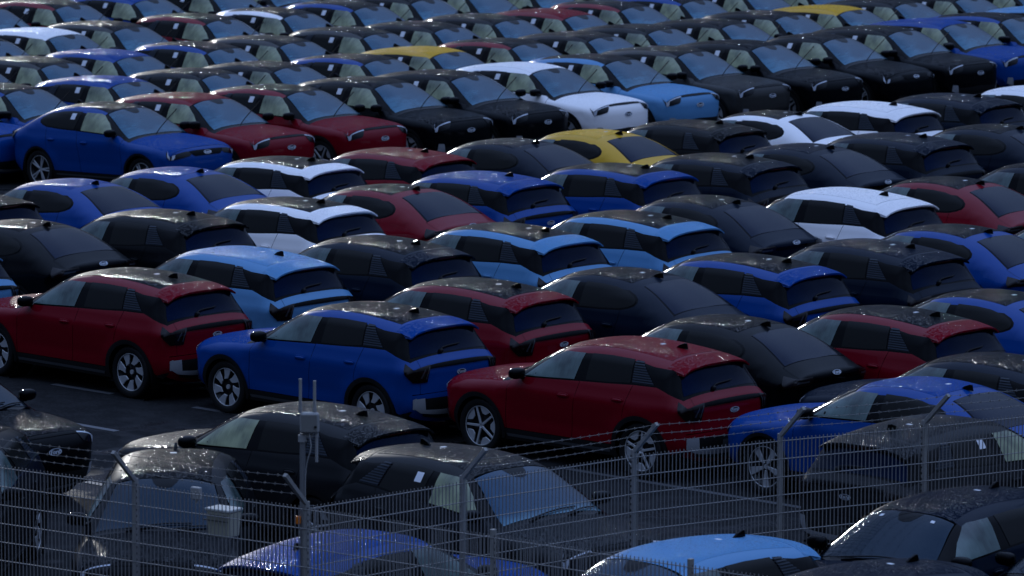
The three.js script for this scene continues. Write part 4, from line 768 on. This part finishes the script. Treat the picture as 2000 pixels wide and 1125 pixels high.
function fence(name, label, pts, out, arms, wires) {
  const root = new THREE.Group(); root.name = name; root.position.set(pts[0][0], 0, pts[0][1]); scene.add(root);
  root.userData = { label, category: 'fence' };
  const P = pts.map((p) => [p[0] - pts[0][0], p[1] - pts[0][1]]);
  const dirs = P.map((p, i) => { const a = P[Math.max(0, i - 1)], b = P[Math.min(P.length - 1, i + 1)], l = Math.hypot(b[0] - a[0], b[1] - a[1]); return [(b[0] - a[0]) / l, (b[1] - a[1]) / l]; });
  const tip = (i, k) => [P[i][0] + out[0] * 0.33 * k, FH + 0.04 + 0.33 * k, P[i][1] + out[1] * 0.33 * k];
  P.forEach((p, i) => {
    if (!arms[i] && arms[i] !== 0) return;
    const rot = -Math.atan2(dirs[i][1], dirs[i][0]);
    const g = boxAt(0.045, FH + 0.1, 0.06, 0, FH / 2, 0, 0.006).rotateY(rot).translate(p[0], 0, p[1]);
    const post = part('fence_post', g, post_m, root);
    const holes = []; for (let y = 0.6; y < FH; y += 0.066) holes.push(boxAt(0.01, 0.022, 0.012, 0.0255, y, 0.014));
    const h = part('post_slots', merge(...holes).rotateY(rot + (name === 'boundary_fence' ? 0 : Math.PI)).translate(p[0], 0, p[1]), hole_m, post); h.userData.kind = 'stuff';
    if (arms[i]) {
      const ag = boxAt(0.045, 0.5, 0.045, 0, 0.25, 0, 0.005); ag.rotateX(Math.PI / 4).rotateY(Math.atan2(out[0], out[1])).translate(p[0], FH + 0.02, p[1]);
      part('post_arm', ag, post_m, post);
    }
  });
  for (let i = 0; i + 1 < P.length; i++) {
    const a = P[i], b = P[i + 1], l = Math.hypot(b[0] - a[0], b[1] - a[1]), q = (t, o = 0) => [lerp(a[0], b[0], t) + out[0] * o, lerp(a[1], b[1], t) + out[1] * o];
    for (let k = 0; k < 12; k++) { const y = FH - 0.03 - k * 0.2, s = q(0, 0.03), e = q(1, 0.03); part('fence_rail', rod([s[0], y, s[1]], [e[0], y, e[1]], 0.0058), galv, root); }
    const bars = []; for (let t = 0.03; t < l; t += 0.05) { const s = q(t / l, 0.03); bars.push(rod([s[0], 0.05, s[1]], [s[0], FH, s[1]], 0.0054, 4)); }
    part('wire_mesh', merge(...bars), galv, root).userData.kind = 'stuff';
    if (wires && arms[i] && arms[i + 1]) for (const k of [0.3, 0.62, 0.97]) {
      const s = tip(i, k), e = tip(i + 1, k), gs = [];
      const n = 8; let prev = s; for (let m = 1; m <= n; m++) { const t = m / n, c = [lerp(s[0], e[0], t), lerp(s[1], e[1], t) - 0.02 * 4 * t * (1 - t), lerp(s[2], e[2], t)]; gs.push(rod(prev, c, 0.0021, 4)); prev = c; }
      for (let t = 0.06; t < l; t += 0.13) { const u = t / l, y = lerp(s[1], e[1], u) - 0.08 * u * (1 - u); gs.push(boxAt(0.006, 0.03, 0.006, lerp(s[0], e[0], u), y, lerp(s[2], e[2], u)), boxAt(0.03, 0.006, 0.006, lerp(s[0], e[0], u), y, lerp(s[2], e[2], u))); }
      part('barbed_wire', merge(...gs), galv, root);
    }
  }
  return root;
}
const nA = [-0.59, 0.81], nB = [0.68, 0.73];
fence('boundary_fence', 'long galvanised mesh fence crossing the bottom left, its bent posts leaning left', [[-5.75, -59.72], [-3.923, -58.416], [-2.089, -57.106], [-0.18, -55.611], [1.738, -54.107], [3.7, -52.57]], nA, [1, 1, 1, 0, 0, 0], true);
fence('branch_fence', 'galvanised mesh fence with barbed wire running back to the right from the corner post', [[-2.06, -57.16], [-0.509, -58.646], [1.315, -60.255], [2.938, -61.312], [4.581, -62.217], [6.3, -63.3]], nB, [undefined, 1, 1, 1, 1, 1], true);

// ---------------------------------------------------------------- things on the fence and the pole
{
  const thing = (name, label, category, x, y, z) => { const o = new THREE.Group(); o.name = name; o.position.set(x, y, z); o.userData = { label, category }; scene.add(o); return o; };
  const pale = std(L3(0.29, 0.28, 0.265), 0.6), cream = std(L3(0.42, 0.4, 0.3), 0.55), zinc = std(L3(0.2, 0.2, 0.2), 0.5, 0.4), amber = std(L3(0.8, 0.2, 0.01), 0.35);
  const p = thing('antenna_pole', 'grey pole with weathered radio box and three rod antennas at the fence corner', 'antenna', -2.135, 0, -57.3);
  part('pole', rod([0, 0, 0], [0, 3.12, 0], 0.03, 14), zinc, p);
  const band = part('pole_clamp', merge(clean(new THREE.CylinderGeometry(0.045, 0.045, 0.07, 16).translate(0, 3.07, 0)), boxAt(0.1, 0.05, 0.05, 0.06, 3.1, 0, 0.01)), pale, p);
  const box = part('radio_box', boxAt(0.2, 0.225, 0.085, 0.075, 3.235, 0.03, 0.035), pale, p);
  part('box_rim', boxAt(0.16, 0.18, 0.012, 0.07, 3.235, 0.074, 0.005), std(L3(0.2, 0.19, 0.17), 0.7), box); part('cable_gland', clean(new THREE.CylinderGeometry(0.014, 0.014, 0.02, 10).rotateX(Math.PI / 2).translate(0.135, 3.2, 0.085)), hole_m, box);
  for (const [x, y0, y1] of [[-0.02, 3.34, 3.69], [0.125, 3.34, 3.67], [0.145, 3.13, 2.83]]) { const o = part('rod_antenna', rod([x, y0, 0.03], [x, y1, 0.03], 0.0165, 10), pale, p); part('antenna_base', rod([x, y0, 0.03], [x, lerp(y0, y1, 0.14), 0.03], 0.021, 10), pale, o); }
  part('cable', clean(tube([[0.07, 3.13, 0.05], [0.09, 2.98, 0.075], [0.055, 2.86, 0.06], [0.032, 2.7, 0.03], [0.03, 2.2, 0.03], [0.031, 1.2, 0.03]], 0.006, 6)), pale, p);
  const mk = part('amber_marker', boxAt(0.05, 0.085, 0.04, -0.045, 2.225, 0.03, 0.012), amber, p);
  const b = thing('storage_box', 'cream plastic box with lid strapped to the inside of the mesh fence', 'box', -2.975, 1.93, -57.93);
  b.rotation.y = -0.62;
  part('tub', (() => { const g = new RoundedBoxGeometry(0.3, 0.27, 0.22, 3, 0.02), q = g.attributes.position; for (let i = 0; i < q.count; i++) { const k = 0.88 + 0.12 * (q.getY(i) + 0.135) / 0.27; q.setX(i, q.getX(i) * k); q.setZ(i, q.getZ(i) * k); } g.computeVertexNormals(); return clean(g.translate(0, 0.135, 0)); })(), cream, b);
  part('lid', boxAt(0.325, 0.032, 0.245, 0, 0.285, 0, 0.012), std(L3(0.46, 0.46, 0.42), 0.5), b);
  part('strap', boxAt(0.36, 0.014, 0.008, -0.02, 0.235, 0.135), std(L3(0.05, 0.05, 0.05), 0.6), b); part('strap', boxAt(0.33, 0.012, 0.008, -0.01, 0.18, 0.133), std(L3(0.05, 0.05, 0.05), 0.6), b);
  const j = thing('junction_box', 'small grey cable junction box behind the mesh left of the cream box', 'junction box', -3.27, 2.27, -58.12);
  j.rotation.y = -0.62;
  part('case', boxAt(0.12, 0.135, 0.06, 0, 0.075, 0, 0.015), pale, j); part('cover', boxAt(0.09, 0.05, 0.012, 0, 0.045, 0.034, 0.004), std(L3(0.3, 0.3, 0.29), 0.6), j); part('cable_gland', rod([0, 0.01, 0], [0, -0.03, 0], 0.013, 8), pale, j);
}
scene.updateMatrixWorld(true);
renderer.render(scene, camera);
